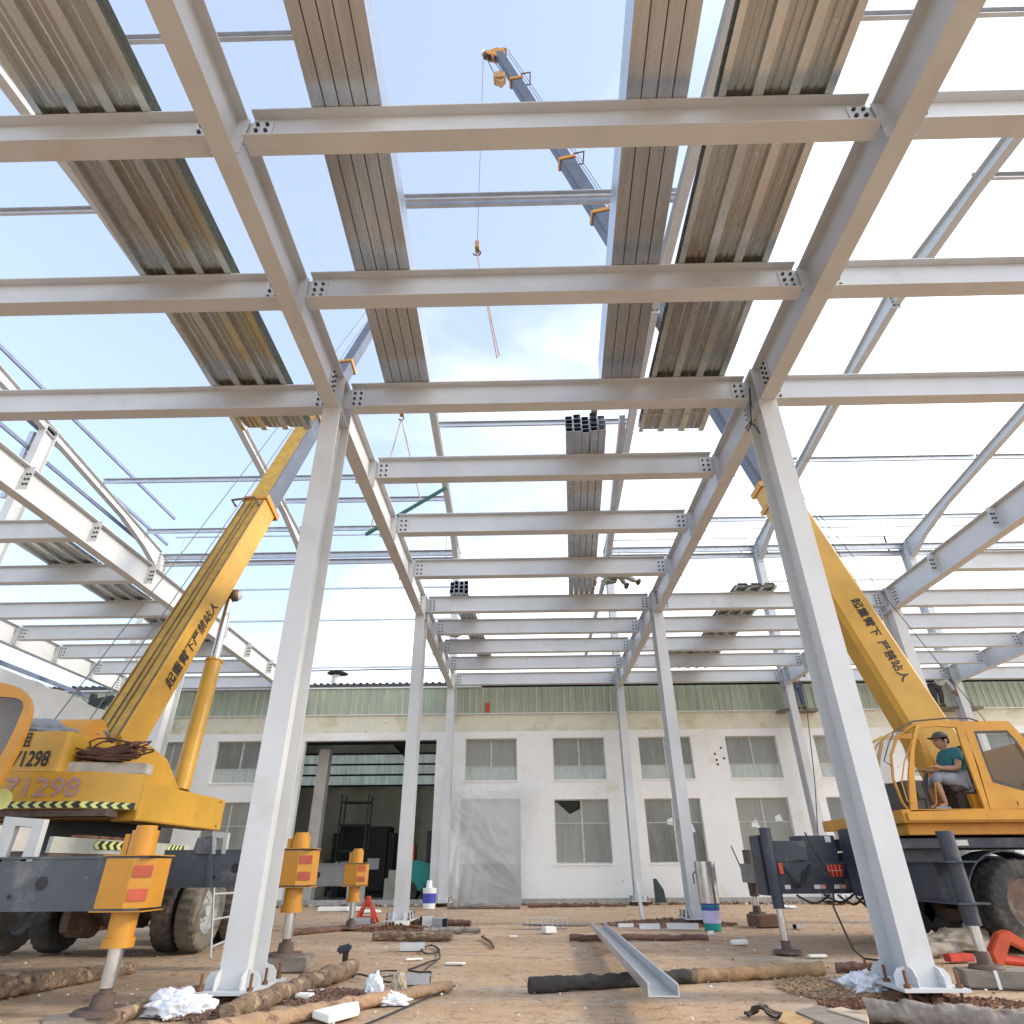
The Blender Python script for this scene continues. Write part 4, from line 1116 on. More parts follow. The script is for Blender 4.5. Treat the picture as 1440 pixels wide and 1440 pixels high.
# superstructure
MB().tube((6.6, 11.9, 1.4), (6.6, 11.9, 1.56), .7, n=32).build('turntable', black, RC, smooth=True)
b = MB().bx(5.45, 10.5, 10.1, 12.9, 1.57, 1.74).bx(5.6, 10.5, 10.35, 12.7, 1.42, 1.569).bx(5.5, 10.5, 10.06, 10.0995, 1.59, 1.7)
sup = b.build('superstructure', cabyel, RC, bevel=.01)
MB().bx(7.75, 10.5, 10.2, 12.8, 1.745, 2.7).build('engine_housing', oran, RC, bevel=.02)
CY0, CY1 = 10.1, 11.15


def frame_poly(b, out, inn, y, t=.045):
    A = [at(*p, y=CY0) for p in out]; B2 = [at(*p, y=CY0) for p in inn]; n = len(A)
    A = [V((p.x, y, p.z)) for p in A]; B2 = [V((p.x, y, p.z)) for p in B2]
    for dy in (0, t): b.add([p + V((0, dy, 0)) for p in A] + [p + V((0, dy, 0)) for p in B2], [(i, (i + 1) % n, n + (i + 1) % n, n + i) for i in range(n)])
    for ring in (A, B2): b.add(ring + [p + V((0, t, 0)) for p in ring], [(i, (i + 1) % n, n + (i + 1) % n, n + i) for i in range(n)])
    return B2


cabp = MB()
dout = [(1281, 1141), (1278, 1090), (1281, 1055), (1288, 1019), (1320, 1014), (1350, 1013), (1362, 1040), (1392, 1138)]
dinn = [(1291, 1138), (1286, 1090), (1286, 1056), (1291, 1024), (1318, 1021), (1345, 1023), (1352, 1045), (1385, 1137)]
for y in (CY0, CY1): hole = frame_poly(cabp, dout, dinn, y)
pout = [(1393, 1138), (1376, 1078), (1351, 1014), (1418, 1014), (1437, 1034), (1470, 1080), (1470, 1136)]
pinn = [(1396, 1100), (1385, 1072), (1369, 1028), (1416, 1027), (1430, 1042), (1458, 1085), (1440, 1112)]
win = frame_poly(cabp, pout, pinn, CY0)
q = [V((at(*p, y=CY0).x, CY0 + .05, at(*p, y=CY0).z)) for p in ((1288, 1019), (1350, 1013), (1418, 1014), (1437, 1034), (1470, 1080), (1470, 1136))]
cabp.add(q + [p + V((0, CY1 - CY0 - .05, 0)) for p in q], [(i, i + 1, 7 + i - 1 + 0, 6 + i) for i in range(5)])
cab_o = cabp.build('cab', cabyel, RC)
MB().add([V((p.x, CY0 + .022, p.z)) for p in win], [tuple(range(len(win)))]).build('side_window', glass, cab_o)
b = MB(); wn = len(win)
cw = sum(win, V()) / wn
b.add([V((p.x, CY0 - .003, p.z)) for p in win] + [V((p.x + (cw.x - p.x) * .1, CY0 - .003, p.z + (cw.z - p.z) * .1)) for p in win], [(i, (i + 1) % wn, wn + (i + 1) % wn, wn + i) for i in range(wn)])
b.build('window_seal', seatm, cab_o)
wsp = [(1281, 1141), (1271, 1128), (1258, 1095), (1255, 1062), (1262, 1040), (1275, 1026), (1288, 1019)]
wq = [at(*p, y=CY0) for p in wsp]
b = MB().loft([[V((p.x, CY0 + .04, p.z)) for p in wq], [V((p.x - .06, (CY0 + CY1) / 2, p.z)) for p in wq], [V((p.x, CY1, p.z)) for p in wq]], closed=False, cap=False)
b.build('windscreen', glass, cab_o, smooth=True)
for p in (0.0, .5, 1.): MB().sweep([V((w_.x - (.06 if p == .5 else 0), CY0 + .04 + (CY1 - CY0 - .04) * p, w_.z)) for w_ in wq], .014 if p == .5 else .02, n=6).build('screen_bar', oran if p < .5 else yel, cab_o)
MB().sweep([at(1272, 1028, y=CY0 - .02), at(1258, 1027, y=CY0 - .1), at(1250, 1045, y=CY0 - .14), at(1243, 1070, y=CY0 - .14), at(1254, 1077, y=CY0 - .02)], .008, n=6).build('mirror_bar', cablem, cab_o)
MB().sweep([at(1283, 1040, y=CY0 - .05), at(1272, 1070, y=CY0 - .05), at(1268, 1100, y=CY0 - .05), at(1276, 1127, y=CY0 - .05), at(1284, 1128, y=CY0 - .03)], .01, n=6).build('grab_rail', oran, cab_o)
b = MB()
b.sweep([at(1262, 1025, y=CY0), at(1285, 1014, y=CY0), at(1330, 1010, y=CY0), at(1362, 1010, y=CY0), at(1375, 1014, y=CY0)], .012, n=6)
b.sweep([at(1262, 1025, y=CY1), at(1285, 1014, y=CY1), at(1330, 1010, y=CY1), at(1362, 1010, y=CY1), at(1375, 1014, y=CY1)], .012, n=6)
b.sweep([at(1330, 1010, y=CY0), at(1330, 1010, y=CY1)], .01, n=6)
b.build('roof_rail', brown, cab_o)
text_mesh('1', .09, at(1430, 1133, y=CY0 - .001), (1, 0, 0), (0, 0, 1), inkb, cab_o, bold=.02)
MB().bx(5.75, 7.3, CY1 - .03, CY1 - .005, 1.75, 2.2).build('inner_panel', yel, cab_o)
# seat, console, levers
se = MB().box((6.72, 10.62, 2.06), (.5, .45, .1), 0, 0, -.05).box((6.98, 10.62, 2.4), (.12, .45, .6), 0, 0, .22).box((6.72, 10.62, 1.88), (.35, .35, .26))
se.build('seat', seatm, cab_o, bevel=.02)
b = MB().bx(5.72, 6.0, 10.3, 10.9, 1.75, 2.15).bx(5.85, 5.95, 10.25, 10.3, 1.9, 2.05)
b.build('console', seatm, cab_o)
for i in range(4): MB().sweep([(5.95 + .06 * i, 10.3 + .08 * i, 1.76), (6.0 + .06 * i, 10.3 + .08 * i, 2.1), (6.1 + .05 * i, 10.3 + .08 * i, 2.26)], .014, n=6).build('control_lever', black, cab_o)
MB().bx(6.62, 6.8, 10.25, 10.35, 1.75, 1.95).build('tool_box', oran, cab_o)
MB().sweep([(5.95, 10.2, 1.76), (6.05, 10.2, 1.82), (6.12, 10.2, 2.1)], .008, n=6).build('pedal_rod', oran, cab_o)
# boom
RY = 11.75
P0 = at(1283, 1000, y=RY); P1 = at(700, 75, y=RY + .2)
D = (P1 - P0).normalized(); S = V((0, 1, 0)); S = (S - D * S.dot(D)).normalized(); N = S.cross(D)
if N.z < 0: N = -N
LEN = (P1 - P0).length


def s_at(py):
    lo, hi = -3., LEN + 3
    for _ in range(50):
        m = (lo + hi) / 2; q = P0 + D * m - CAMLOC; y = 720 - FPX * q.dot(CU) / q.dot(CF)
        if y > py: lo = m
        else: hi = m
    return lo


s1 = s_at(684); s2 = s_at(303); s3 = s_at(228); s4 = s_at(115)
w0, h0 = .52, .78
rb1 = boomsec(RC, P0 - N * .03, D, S, N, -1.6, s1, w0, h0, yel, 'boom_base_section', w1=w0, h1=h0 * .8)
collar(rb1, P0 - N * .03, D, S, N, s1 - .06, w0, h0 * .8, oran, .12)
collar(rb1, P0 - N * .03, D, S, N, s1 - .5, w0, h0 * .82, oran, .1)
hs = [h0 * .7, h0 * .62, h0 * .52, h0 * .44]
prev = s1
for i, (se_, hh) in enumerate(zip((s2, s3, s4, LEN - .1), hs)):
    sec = boomsec(RC, P0, D, S, N, prev - .4, se_, w0 * hh / h0 * 1.05, hh, boomd, 'boom_section')
    if i < 3:
        collar(sec, P0, D, S, N, se_ - .1, w0 * hh / h0 * 1.05, hh, oran, .12)
        q = P0 + D * (se_ + .05) + N * (hh / 2 + .02)
        MB().sweep([q - S * .2, q - S * .2 + N * .35, q + S * .2 + N * .35, q + S * .2], .03, n=6).build('rope_guide', brown, sec)
    prev = se_
b = MB()
for sg in (-.12, .12): b.prism([P1 + S * sg - D * .4 + N * .2, P1 + S * sg + D * .05 + N * .28, P1 + S * sg + D * .2, P1 + S * sg + D * .05 - N * .5, P1 + S * sg - D * .15 - N * .42, P1 + S * sg - D * .4 - N * .15], S * .04)
th = b.build('boom_head', oran, RC)
for nn in (-.42, .2): MB().tube(P1 + N * nn - S * .1, P1 + N * nn + S * .1, .16, n=20).build('sheave', brown, th, smooth=True)
MB().tube(P1 - N * .56 + D * .1, P1 - N * .56 + D * .1 + V((0, 0, .25)), .07, n=10).build('anemometer', whitep, th)
sf = -S if S.y > 0 else S
ct = lambda s, o: P0 - N * .03 + D * s + sf * (w0 / 2) + N * o


def side_text(t, px, py, size):
    s = s_at(py); text_mesh(t, size, ct(s, .02), -D, N if (-D).cross(N).y < 0 else -N, inkb, rb1, bold=.04)


side_text('起重臂下', 1206, 850, .2)
side_text('严禁站人', 1240, 908, .2)
for e in (0.22, .36): MB().sweep([P0 + D * (s1 + .3) + N * (.52) + S * (e - .3), P1 + N * .4 + S * (e - .3)], .012, n=5).build('hoist_rope', ropem, RC)
for e, off in ((1330, -.12), (1392, .12)):
    MB().sweep([P0 + D * (s1 + 1.) + N * .5 + S * off, at(e, 1022, y=12.6)], .009, n=5).build('hoist_rope', ropem, RC)
q = P1 - N * .42
bp = at(703, 112, y=RY + .2)
t = empty('hook_block', bp, 'rusty yellow pulley block hanging close under the right boom head', 'hook block')
MB().tube(bp + V((-.02, -.16, .08)), bp + V((-.02, .16, .08)), .22, n=20).prism([bp + V((-.2, -.1, .22)), bp + V((.2, -.1, .15)), bp + V((.22, -.1, -.08)), bp + V((.05, -.1, -.42)), bp + V((-.14, -.1, -.15))], (0, .2, 0)).build('block_body', hookm, t)
for dx in (-.18, .18): MB().sweep([q + V((dx * .4, 0, 0)), bp + V((dx, 0, .3))], .02, n=5).build('hoist_rope', ropem, t)
hp_ = at(671, 350, y=RY + .3)
hook_set('crane_hook', 'ball hook with long slings hanging from the tall right boom', P1 - N * .58, hp_, [at(699, 503, y=RY + .3), at(702, 500, y=RY + .9)], .16)
MB()
cb = MB().sweep([rp(.74, -.03, 1.47), rp(.8, -.1, 1.2), rp(.95, -.15, .85), at(1172, 1275, y=10.0), at(1188, 1310, y=9.6), at(1200, 1335, y=9.), at(1215, 1348, z=.03), at(1256, 1353, z=.03)], .012, n=6)
tag(cb.build('power_cable', cablem, smooth=True), 'black cable drooping from the right crane down to the ground', 'cable')
cb = MB().sweep([at(1118, 935, y=22.5), at(1135, 1000, y=22.4), at(1146, 1100, y=21.5), at(1150, 1170, y=19)], .014, n=6)
tag(cb.build('power_cable', cablem, smooth=True), 'thin dark cable hanging down in front of the wall column', 'cable')
b = MB().sweep([at(1054, 545, y=6.8), at(1056, 575, y=6.78), at(1057, 595, y=6.77), at(1052, 606, y=6.76), at(1049, 602, y=6.76), at(1055, 593, y=6.75), at(1063, 600, y=6.76), at(1069, 609, y=6.77)], .012, n=6)
tag(b.build('knotted_wire', cablem, smooth=True), 'knotted black wire on top of the nearest right column', 'wire')

# ------------------------------------------------------------------ people
def person(loc, label): return empty('person', loc, label, 'person')


def hand(J, B, w, h, pre, d, up, k=1.):
    """five finger chains leaving the palm"""
    d, up = V(d).normalized(), V(up).normalized(); s = d.cross(up)
    for i, (off, L) in enumerate(((-.03, .065), (-.01, .078), (.012, .074), (.03, .058))):
        a, b_ = '%sf%da' % (pre, i), '%sf%db' % (pre, i)
        J[a] = (V(h) + s * off * k + d * (.045 + L * .5) * k - up * .008, .0095 * k); J[b_] = (V(h) + s * off * k + d * (.04 + L * .9) * k - up * .035 * k, .008 * k)
        B += [(h_name(pre), a), (a, b_)]
    J[pre + 'ta'] = (V(h) - s * .05 * k + d * .02 * k, .011 * k); J[pre + 'tb'] = (V(h) - s * .06 * k + d * .06 * k - up * .02, .009 * k)
    B += [(h_name(pre), pre + 'ta'), (pre + 'ta', pre + 'tb')]


def h_name(pre): return pre + 'hand'


t = person((6.55, 10.6, 1.75), 'crane operator in teal shirt and rolled grey trousers seated in the open cab')
yc = 10.58
J = {'pelvis': (V((6.72, yc, 2.17)), .13), 'waist': (V((6.74, yc, 2.3)), .125), 'chest': (V((6.73, yc, 2.5)), .145), 'neckb': (V((6.69, yc, 2.62)), .07), 'neck': (V((6.665, yc, 2.655)), .06), 'head': (V((6.625, yc, 2.745)), .1), 'crown': (V((6.65, yc, 2.8)), .1)}
B = [('pelvis', 'waist'), ('waist', 'chest'), ('chest', 'neckb'), ('neckb', 'neck'), ('neck', 'head'), ('head', 'crown')]
J['nose'] = (V((6.51, yc, 2.75)), .018); J['chin'] = (V((6.555, yc, 2.68)), .035); B += [('head', 'nose'), ('head', 'chin')]
for sd, nm in ((-1, 'l'), (1, 'r')):
    J[nm + 'hip'] = (V((6.66, yc + sd * .1, 2.15)), .095); J[nm + 'knee'] = (V((6.28, yc + sd * .14, 2.22 if sd < 0 else 2.17)), .06)
    J[nm + 'calf'] = (V((6.3, yc + sd * .14, 2.02)), .055); J[nm + 'ankle'] = (V((6.33, yc + sd * .14, 1.82)), .036); J[nm + 'toe'] = (V((6.2, yc + sd * .15, 1.79)), .035)
    J[nm + 'sho'] = (V((6.72, yc + sd * .19, 2.56)), .062); J[nm + 'elb'] = (V((6.62, yc + sd * .25, 2.32)), .045); J[nm + 'wri'] = (V((6.4, yc + sd * .2, 2.33)), .03); J[nm + 'hand'] = (V((6.32, yc + sd * .19, 2.35)), (.035, .022))
    B += [('pelvis', nm + 'hip'), (nm + 'hip', nm + 'knee'), (nm + 'knee', nm + 'calf'), (nm + 'calf', nm + 'ankle'), (nm + 'ankle', nm + 'toe'), ('chest', nm + 'sho'), (nm + 'sho', nm + 'elb'), (nm + 'elb', nm + 'wri'), (nm + 'wri', nm + 'hand')]
    hand(J, B, nm + 'wri', J[nm + 'hand'][0], nm, (-1, 0, .1), (0, 0, 1))
grow(J, B, skin_m, 'body', t)
K = {k: (J[k][0], r) for k, r in (('waist', .15), ('chest', .17), ('neckb', .085))}; K['pelvis'] = (J['pelvis'][0], .15); KB = [('pelvis', 'waist'), ('waist', 'chest'), ('chest', 'neckb')]
for nm in 'lr': K[nm + 'sho'] = (J[nm + 'sho'][0], .085); K[nm + 'mid'] = (J[nm + 'sho'][0].lerp(J[nm + 'elb'][0], .62), .075); KB += [('chest', nm + 'sho'), (nm + 'sho', nm + 'mid')]
grow(K, KB, tealshirt, 'shirt', t)
K = {'pelvis': (J['pelvis'][0], .155)}; KB = []
for nm in 'lr':
    K[nm + 'hip'] = (J[nm + 'hip'][0], .12); K[nm + 'knee'] = (J[nm + 'knee'][0], .09); K[nm + 'hem'] = (J[nm + 'knee'][0] + V((.02, 0, -.12)), .085); KB += [('pelvis', nm + 'hip'), (nm + 'hip', nm + 'knee'), (nm + 'knee', nm + 'hem')]
grow(K, KB, greytr, 'trousers', t)
K = {'a': (V((6.675, yc, 2.8)), .1), 'b': (V((6.705, yc, 2.745)), .09), 'c': (V((6.71, yc, 2.69)), .06)}; grow(K, [('a', 'b'), ('b', 'c')], hairm, 'hair', t)
MB().ellip((6.655, yc, 2.8), (.125, .112, .1), 0., -.12).build('cap', camo, t, smooth=True)
MB().ellip((6.55, yc, 2.79), (.1, .085, .014), -1., .12).build('cap_brim', camo, t, smooth=True)
MB().ellip((6.665, yc - .1, 2.74), (.022, .012, .034)).ellip((6.665, yc + .1, 2.74), (.022, .012, .034)).build('ear', skin_m, t, smooth=True)
MB().ellip((6.545, yc - .045, 2.755), (.012, .022, .012)).ellip((6.545, yc + .045, 2.755), (.012, .022, .012)).build('eye', hairm, t, smooth=True)
for nm in 'lr':
    q = J[nm + 'toe'][0]; MB().box((q.x + .05, q.y, q.z - .02), (.26, .095, .05)).build('shoe', greytr, t, bevel=.02)


def worker(loc, J, B, label, shirt, trou, hair=hairm, torso=('pelvis', 'chest', 'neck')):
    t = person(loc, label)
    grow(J, B, skin_m, 'body', t)
    K = {}; KB = []
    for a in torso: K[a] = (J[a][0], J[a][1] * 1.15 if not isinstance(J[a][1], tuple) else .13)
    K[torso[2]] = (J[torso[2]][0], .075)
    KB += [(torso[0], torso[1]), (torso[1], torso[2])]
    for nm in 'lr':
        for q in ('sho', 'elb'): K[nm + q] = (J[nm + q][0], .07 if q == 'sho' else .06)
        K[nm + 'wr'] = (J[nm + 'elb'][0].lerp(J[nm + 'hand'][0], .6), .05)
        KB += [('chest', nm + 'sho'), (nm + 'sho', nm + 'elb'), (nm + 'elb', nm + 'wr')]
    grow(K, KB, shirt, 'shirt', t, 1)
    K = {'pelvis': (J['pelvis'][0], .16)}; KB = []
    for nm in 'lr':
        K[nm + 'hip'] = (J[nm + 'hip'][0], .115); K[nm + 'knee'] = (J[nm + 'knee'][0], .088); K[nm + 'cuff'] = (J[nm + 'knee'][0].lerp(J[nm + 'foot'][0], .85), .07)
        KB += [('pelvis', nm + 'hip'), (nm + 'hip', nm + 'knee'), (nm + 'knee', nm + 'cuff')]
    grow(K, KB, trou, 'trousers', t, 1)
    h = J['head'][0]; grow({'a': (h + V((0, .01, .05)), .1), 'b': (h + V((0, .03, .02)), .095)}, [('a', 'b')], hair, 'hair', t, 1)
    for nm in 'lr':
        q = J[nm + 'foot'][0]; MB().box((q.x, q.y - .06, q.z - .02), (.1, .28, .09)).build('shoe', brown, t, bevel=.025)
    return t


def std_joints(p, fold, legs, arms, head, r=1.):
    """p pelvis, fold chest, head; legs/arms dict nm-> list of points"""
    J = {'pelvis': (V(p), .14), 'chest': (V(fold), .15), 'neck': (V(fold).lerp(V(head), .5), .06), 'head': (V(head), .095)}
    B = [('pelvis', 'chest'), ('chest', 'neck'), ('neck', 'head')]
    J['nose'] = (V(head) + V((0, -.11, -.01)), .018); B.append(('head', 'nose'))
    for nm in 'lr':
        for k, rr, q in zip(('hip', 'knee', 'foot'), (.1, .065, .045), legs[nm]): J[nm + k] = (V(q), rr)
        for k, rr, q in zip(('sho', 'elb', 'hand'), (.06, .045, .035), arms[nm]): J[nm + k] = (V(q), rr)
        B += [('pelvis', nm + 'hip'), (nm + 'hip', nm + 'knee'), (nm + 'knee', nm + 'foot'), ('chest', nm + 'sho'), (nm + 'sho', nm + 'elb'), (nm + 'elb', nm + 'hand')]
        d = (J[nm + 'hand'][0] - J[nm + 'elb'][0]).normalized()
        hand(J, B, None, J[nm + 'hand'][0], nm, d, d.orthogonal())
    return J, B


MB_ = MB().bx(9.2, 10.6, 23.1, 23.58, 5.86, 5.94)
tag(MB_.build('ledge_board', greywood), 'narrow board on the wall where the worker in jeans stands', 'board')
p = V((9.98, 23.15, 6.82))
J, B = std_joints(p, p + V((-.02, -.12, .42)), {'l': [p + V((-.1, 0, -.06)), p + V((-.11, -.03, -.46)), p + V((-.12, .02, -.84))], 'r': [p + V((.1, 0, -.06)), p + V((.1, -.02, -.46)), p + V((.1, .02, -.84))]},
                  {'l': [p + V((-.2, -.12, .46)), p + V((-.3, -.25, .25)), p + V((-.32, -.4, .42))], 'r': [p + V((.18, -.12, .46)), p + V((.28, -.25, .22)), p + V((.22, -.42, .4))]}, p + V((-.02, -.2, .68)))
worker((9.98, 23.15, 5.94), J, B, 'worker in blue jeans standing high on the wall beside the column', darktr, jeans)
tag(MB().bx(14.3, 16.4, 23.05, 23.58, 5.86, 5.94).build('ledge_board', greywood), 'narrow board on the wall where the crouching worker stands', 'board')
p = V((15.0, 23.15, 6.72))
J, B = std_joints(p, p + V((.34, -.12, .12)), {'l': [p + V((-.1, 0, -.06)), p + V((-.16, -.05, -.4)), p + V((-.2, .02, -.74))], 'r': [p + V((.1, 0, -.06)), p + V((.08, -.06, -.42)), p + V((.02, .02, -.74))]},
                  {'l': [p + V((.3, -.28, .1)), p + V((.36, -.38, -.15)), p + V((.42, -.36, -.4))], 'r': [p + V((.4, .0, .12)), p + V((.5, -.05, -.12)), p + V((.56, -.12, -.38))]}, p + V((.62, -.16, .14)))
worker((15.0, 23.15, 5.94), J, B, 'worker in dark trousers and pale shirt bending over by the rightmost column', whsh, darktr)
p = V((2.25, 14.9, 7.62))
J, B = std_joints(p, p + V((-.3, -.05, .2)), {'l': [p + V((.04, -.1, -.03)), p + V((.38, -.16, -.08)), p + V((.72, -.1, -.24))], 'r': [p + V((.04, .1, -.03)), p + V((.3, .12, .05)), p + V((.45, .14, -.24))]},
                  {'l': [p + V((-.32, -.2, .16)), p + V((-.36, -.26, -.08)), p + V((-.4, -.28, -.3))], 'r': [p + V((-.32, .12, .18)), p + V((-.4, .16, -.05)), p + V((-.42, .12, -.28))]}, p + V((-.52, -.08, .28)))
worker((2.25, 14.9, 7.3), J, B, 'worker in dark clothes crouching on the far beams beside the channel bundle', darktr, M('khaki_trousers', (.3, .28, .22), .9))
blob((-2.15, 18.6, ZT + .02), (.2, .2, .22), 9, slingm, 'cloth_bundle', 'small brown cloth bundle on the beams by the left middle girder', 'cloth', .4, 2)

# ------------------------------------------------------------------ ground clutter
def log(p0, p1, r0, r1, m, label, seed, name='log', cat='log', bend=.03, z0=0, z1=0, square=False):
    r0, r1 = r0 * .8, r1 * .8
    a, b_ = at(*p0, z=0), at(*p1, z=0); a.z = r0 * .85 + z0; b_.z = r1 * .85 + z1
    n = 110; d = b_ - a; sdir = V((-d.y, d.x, 0)).normalized()
    pts = []; rs = []
    for i in range(n + 1):
        f = i / n
        pts.append(a.lerp(b_, f) + sdir * bend * math.sin(f * math.pi) * d.length * .3 + V((0, 0, .012 * noise.noise(V((f * 6, seed, 0))))))
        rs.append((r0 + (r1 - r0) * f) * (1 + .1 * noise.noise(V((f * 9, seed * 3, 1)))))
    return tag(MB().sweep(pts, rs, n=26 if not square else 8, jit=.34, seed=seed).build(name, m, smooth=True, angle=60), label, cat)


log((-40, 1412), (186, 1369), .125, .075, bark, 'thick pale barked log lying at the left edge of the ground', 1)
log((150, 1446), (302, 1392), .07, .05, bark, 'thin log under the jack foot, running behind the white bag', 2, bend=.1)
log((318, 1437), (496, 1372), .085, .105, bark, 'rough barked log leaning past the foot of the nearest left column', 3)
log((285, 1465), (633, 1394), .075, .055, wood, 'long peeled log in front, tied with plastic at its thin end', 4)
log((408, 1316), (512, 1306), .07, .055, redwood, 'reddish log between the two yellow jacks', 5)
log((524, 1322), (636, 1323), .085, .085, bark, 'ringed palm-like log in front of the second left column', 6)
log((578, 1301), (662, 1302), .075, .07, redwood, 'reddish log just behind the second left column foot', 7)
log((596, 1312), (676, 1312), .06, .055, greywood, 'dark grey log right of the second left column foot', 8)
log((801, 1323), (996, 1322), .06, .05, redwood, 'straight dark red timber crossing under the steel channel', 9)
log((1177, 1366), (1262, 1368), .06, .06, redwood, 'dark timber end behind the nearest right column', 11)
log((1222, 1436), (1480, 1456), .09, .09, greywood, 'thick grey log in the bottom right corner', 12)
log((629, 1278), (732, 1278), .09, .08, greywood, 'dark log lying along the foot of the plastic sheet', 13)
log((742, 1276), (880, 1275), .07, .05, redwood, 'dark red log lying along the foot of the wall', 14)
log((1300, 1348), (1420, 1330), .1, .06, greywood, 'weathered split log behind the right jack', 15)
# burnt timber
m = M('burnt_timber', (.3, .19, .1), .9, var=.3, scale=6, bump=.7, bscale=22)
nt = m.node_tree; Nn, Ln = nt.nodes, nt.links
tc = Nn.new('ShaderNodeTexCoord'); sx = Nn.new('ShaderNodeSeparateXYZ'); Ln.new(tc.outputs['Object'], sx.inputs[0])
nz_ = Nn.new('ShaderNodeTexNoise'); nz_.inputs['Scale'].default_value = 6; Ln.new(tc.outputs['Object'], nz_.inputs['Vector'])
ad = Nn.new('ShaderNodeMath'); ad.operation = 'MULTIPLY_ADD'; Ln.new(nz_.outputs['Fac'], ad.inputs[0]); ad.inputs[1].default_value = .5; Ln.new(sx.outputs[0], ad.inputs[2])
mr = Nn.new('ShaderNodeMapRange'); mr.inputs['From Min'].default_value = .3; mr.inputs['From Max'].default_value = .42; Ln.new(ad.outputs[0], mr.inputs['Value'])
mx = Nn.new('ShaderNodeMix'); mx.data_type = 'RGBA'; Ln.new(mr.outputs[0], mx.inputs[0]); mx.inputs[6].default_value = (.035, .03, .026, 1)
bs = Nn['Principled BSDF']; src = bs.inputs['Base Color'].links[0].from_socket; Ln.new(src, mx.inputs[7]); Ln.new(mx.outputs[2], bs.inputs['Base Color'])
log((745, 1396), (1158, 1371), .08, .075, m, 'long half burnt timber lying under the steel channel', 10, 'burnt_timber', 'timber', bend=.015)
# steel channel
a, b_ = at(840, 1304, z=.12), at(934, 1402, z=.17)
sd = V((-(b_ - a).y, (b_ - a).x, 0)).normalized()
prof = [(-.12, 0), (.12, 0), (.12, .085), (.095, .085), (.095, .079), (.113, .079), (.113, .007), (-.113, .007), (-.113, .079), (-.095, .079), (-.095, .085), (-.12, .085)]
tag(MB().oriented(a, b_, prof, sd).build('steel_channel', galv), 'shiny galvanised steel channel lying diagonally on the ground', 'channel')
# jack pads
tag(MB().box((-2.94, 9.1, .07), (.62, .5, .14), .06).build('timber_pad', greywood, bevel=.012), 'thick timber block under the middle yellow jack', 'timber block')
tag(MB().box((-3.56, 6.4, .0), (.7, .3, .05), .5).build('plank_end', greywood), 'grey plank end under the nearest yellow jack foot', 'plank')
b = MB().box((jp.x + .12, jp.y - .05, .07), (.8, .34, .14), -.25); pad = b.build('strapped_timber', greywood, bevel=.015); tag(pad, 'big strapped timber block under the right crane jack', 'timber block')
for e in (-.12, .28):
    q = V((jp.x + .12, jp.y - .05, .07)) + Matrix.Rotation(-.25, 3, 'Z') @ V((e, 0, 0))
    s_ = MB().box(q, (.03, .346, .146), -.25).build('steel_strap', trim); s_.parent = pad; s_.location = q - V((0, 0, .073)) - BASE[pad.name]
# plastic bags, foam
blob(at(248, 1428, z=0), (.27, .16, .15), 3, bagm, 'plastic_bag', 'crumpled white plastic bag beside the jack foot at bottom left', 'plastic bag', .6, 1.9)
blob(at(1228, 1398, z=0), (.24, .16, .15), 5, bagm, 'plastic_bag', 'crumpled white sack leaning on the right column foot', 'plastic bag', .55, 1.9)
blob(at(545, 1412, z=0), (.2, .1, .075), 8, bagm, 'plastic_bag', 'flat white plastic bag in front of the long peeled log', 'plastic bag', .5, 2)
blob(at(526, 1395, z=.05), (.09, .06, .12), 11, bagm, 'plastic_bag', 'small white bag poking up behind the peeled log', 'plastic bag', .5, 2)
blob(at(560, 1390, z=.06), (.06, .07, .09), 13, canvas, 'plastic_wrap', 'dirty plastic scrap tied round the peeled log', 'wrap', .5, 2)
blob(at(1103, 1277, z=0), (.35, .12, .06), 17, bagm, 'plastic_bag', 'small flat white bag by the wall left of the right crane', 'plastic bag', .5, 2)
blob(at(1352, 1338, z=0), (.5, .25, .18), 21, canvas, 'canvas_sheet', 'folded beige canvas heap under the right crane', 'canvas', .5, 1.6)
blob(at(1375, 1330, z=0), (.2, .15, .3), 23, bagm, 'canvas_sheet', 'pale cloth bundle behind the right jack rod', 'cloth', .4, 1.5)
blob(at(225, 1300, z=0), (.5, .2, .12), 25, bagm, 'plastic_bag', 'pale plastic heap behind the left crane wheels', 'plastic bag', .5, 2)
q = at(470, 1430, z=.03)
tag(MB().prism([at(438, 1432, z=.02), at(462, 1440, z=.02), at(505, 1428, z=.02), at(503, 1416, z=.02)], (0, 0, .05)).build('foam_board', foam, bevel=.008), 'broken white foam board under the long peeled log', 'foam board')
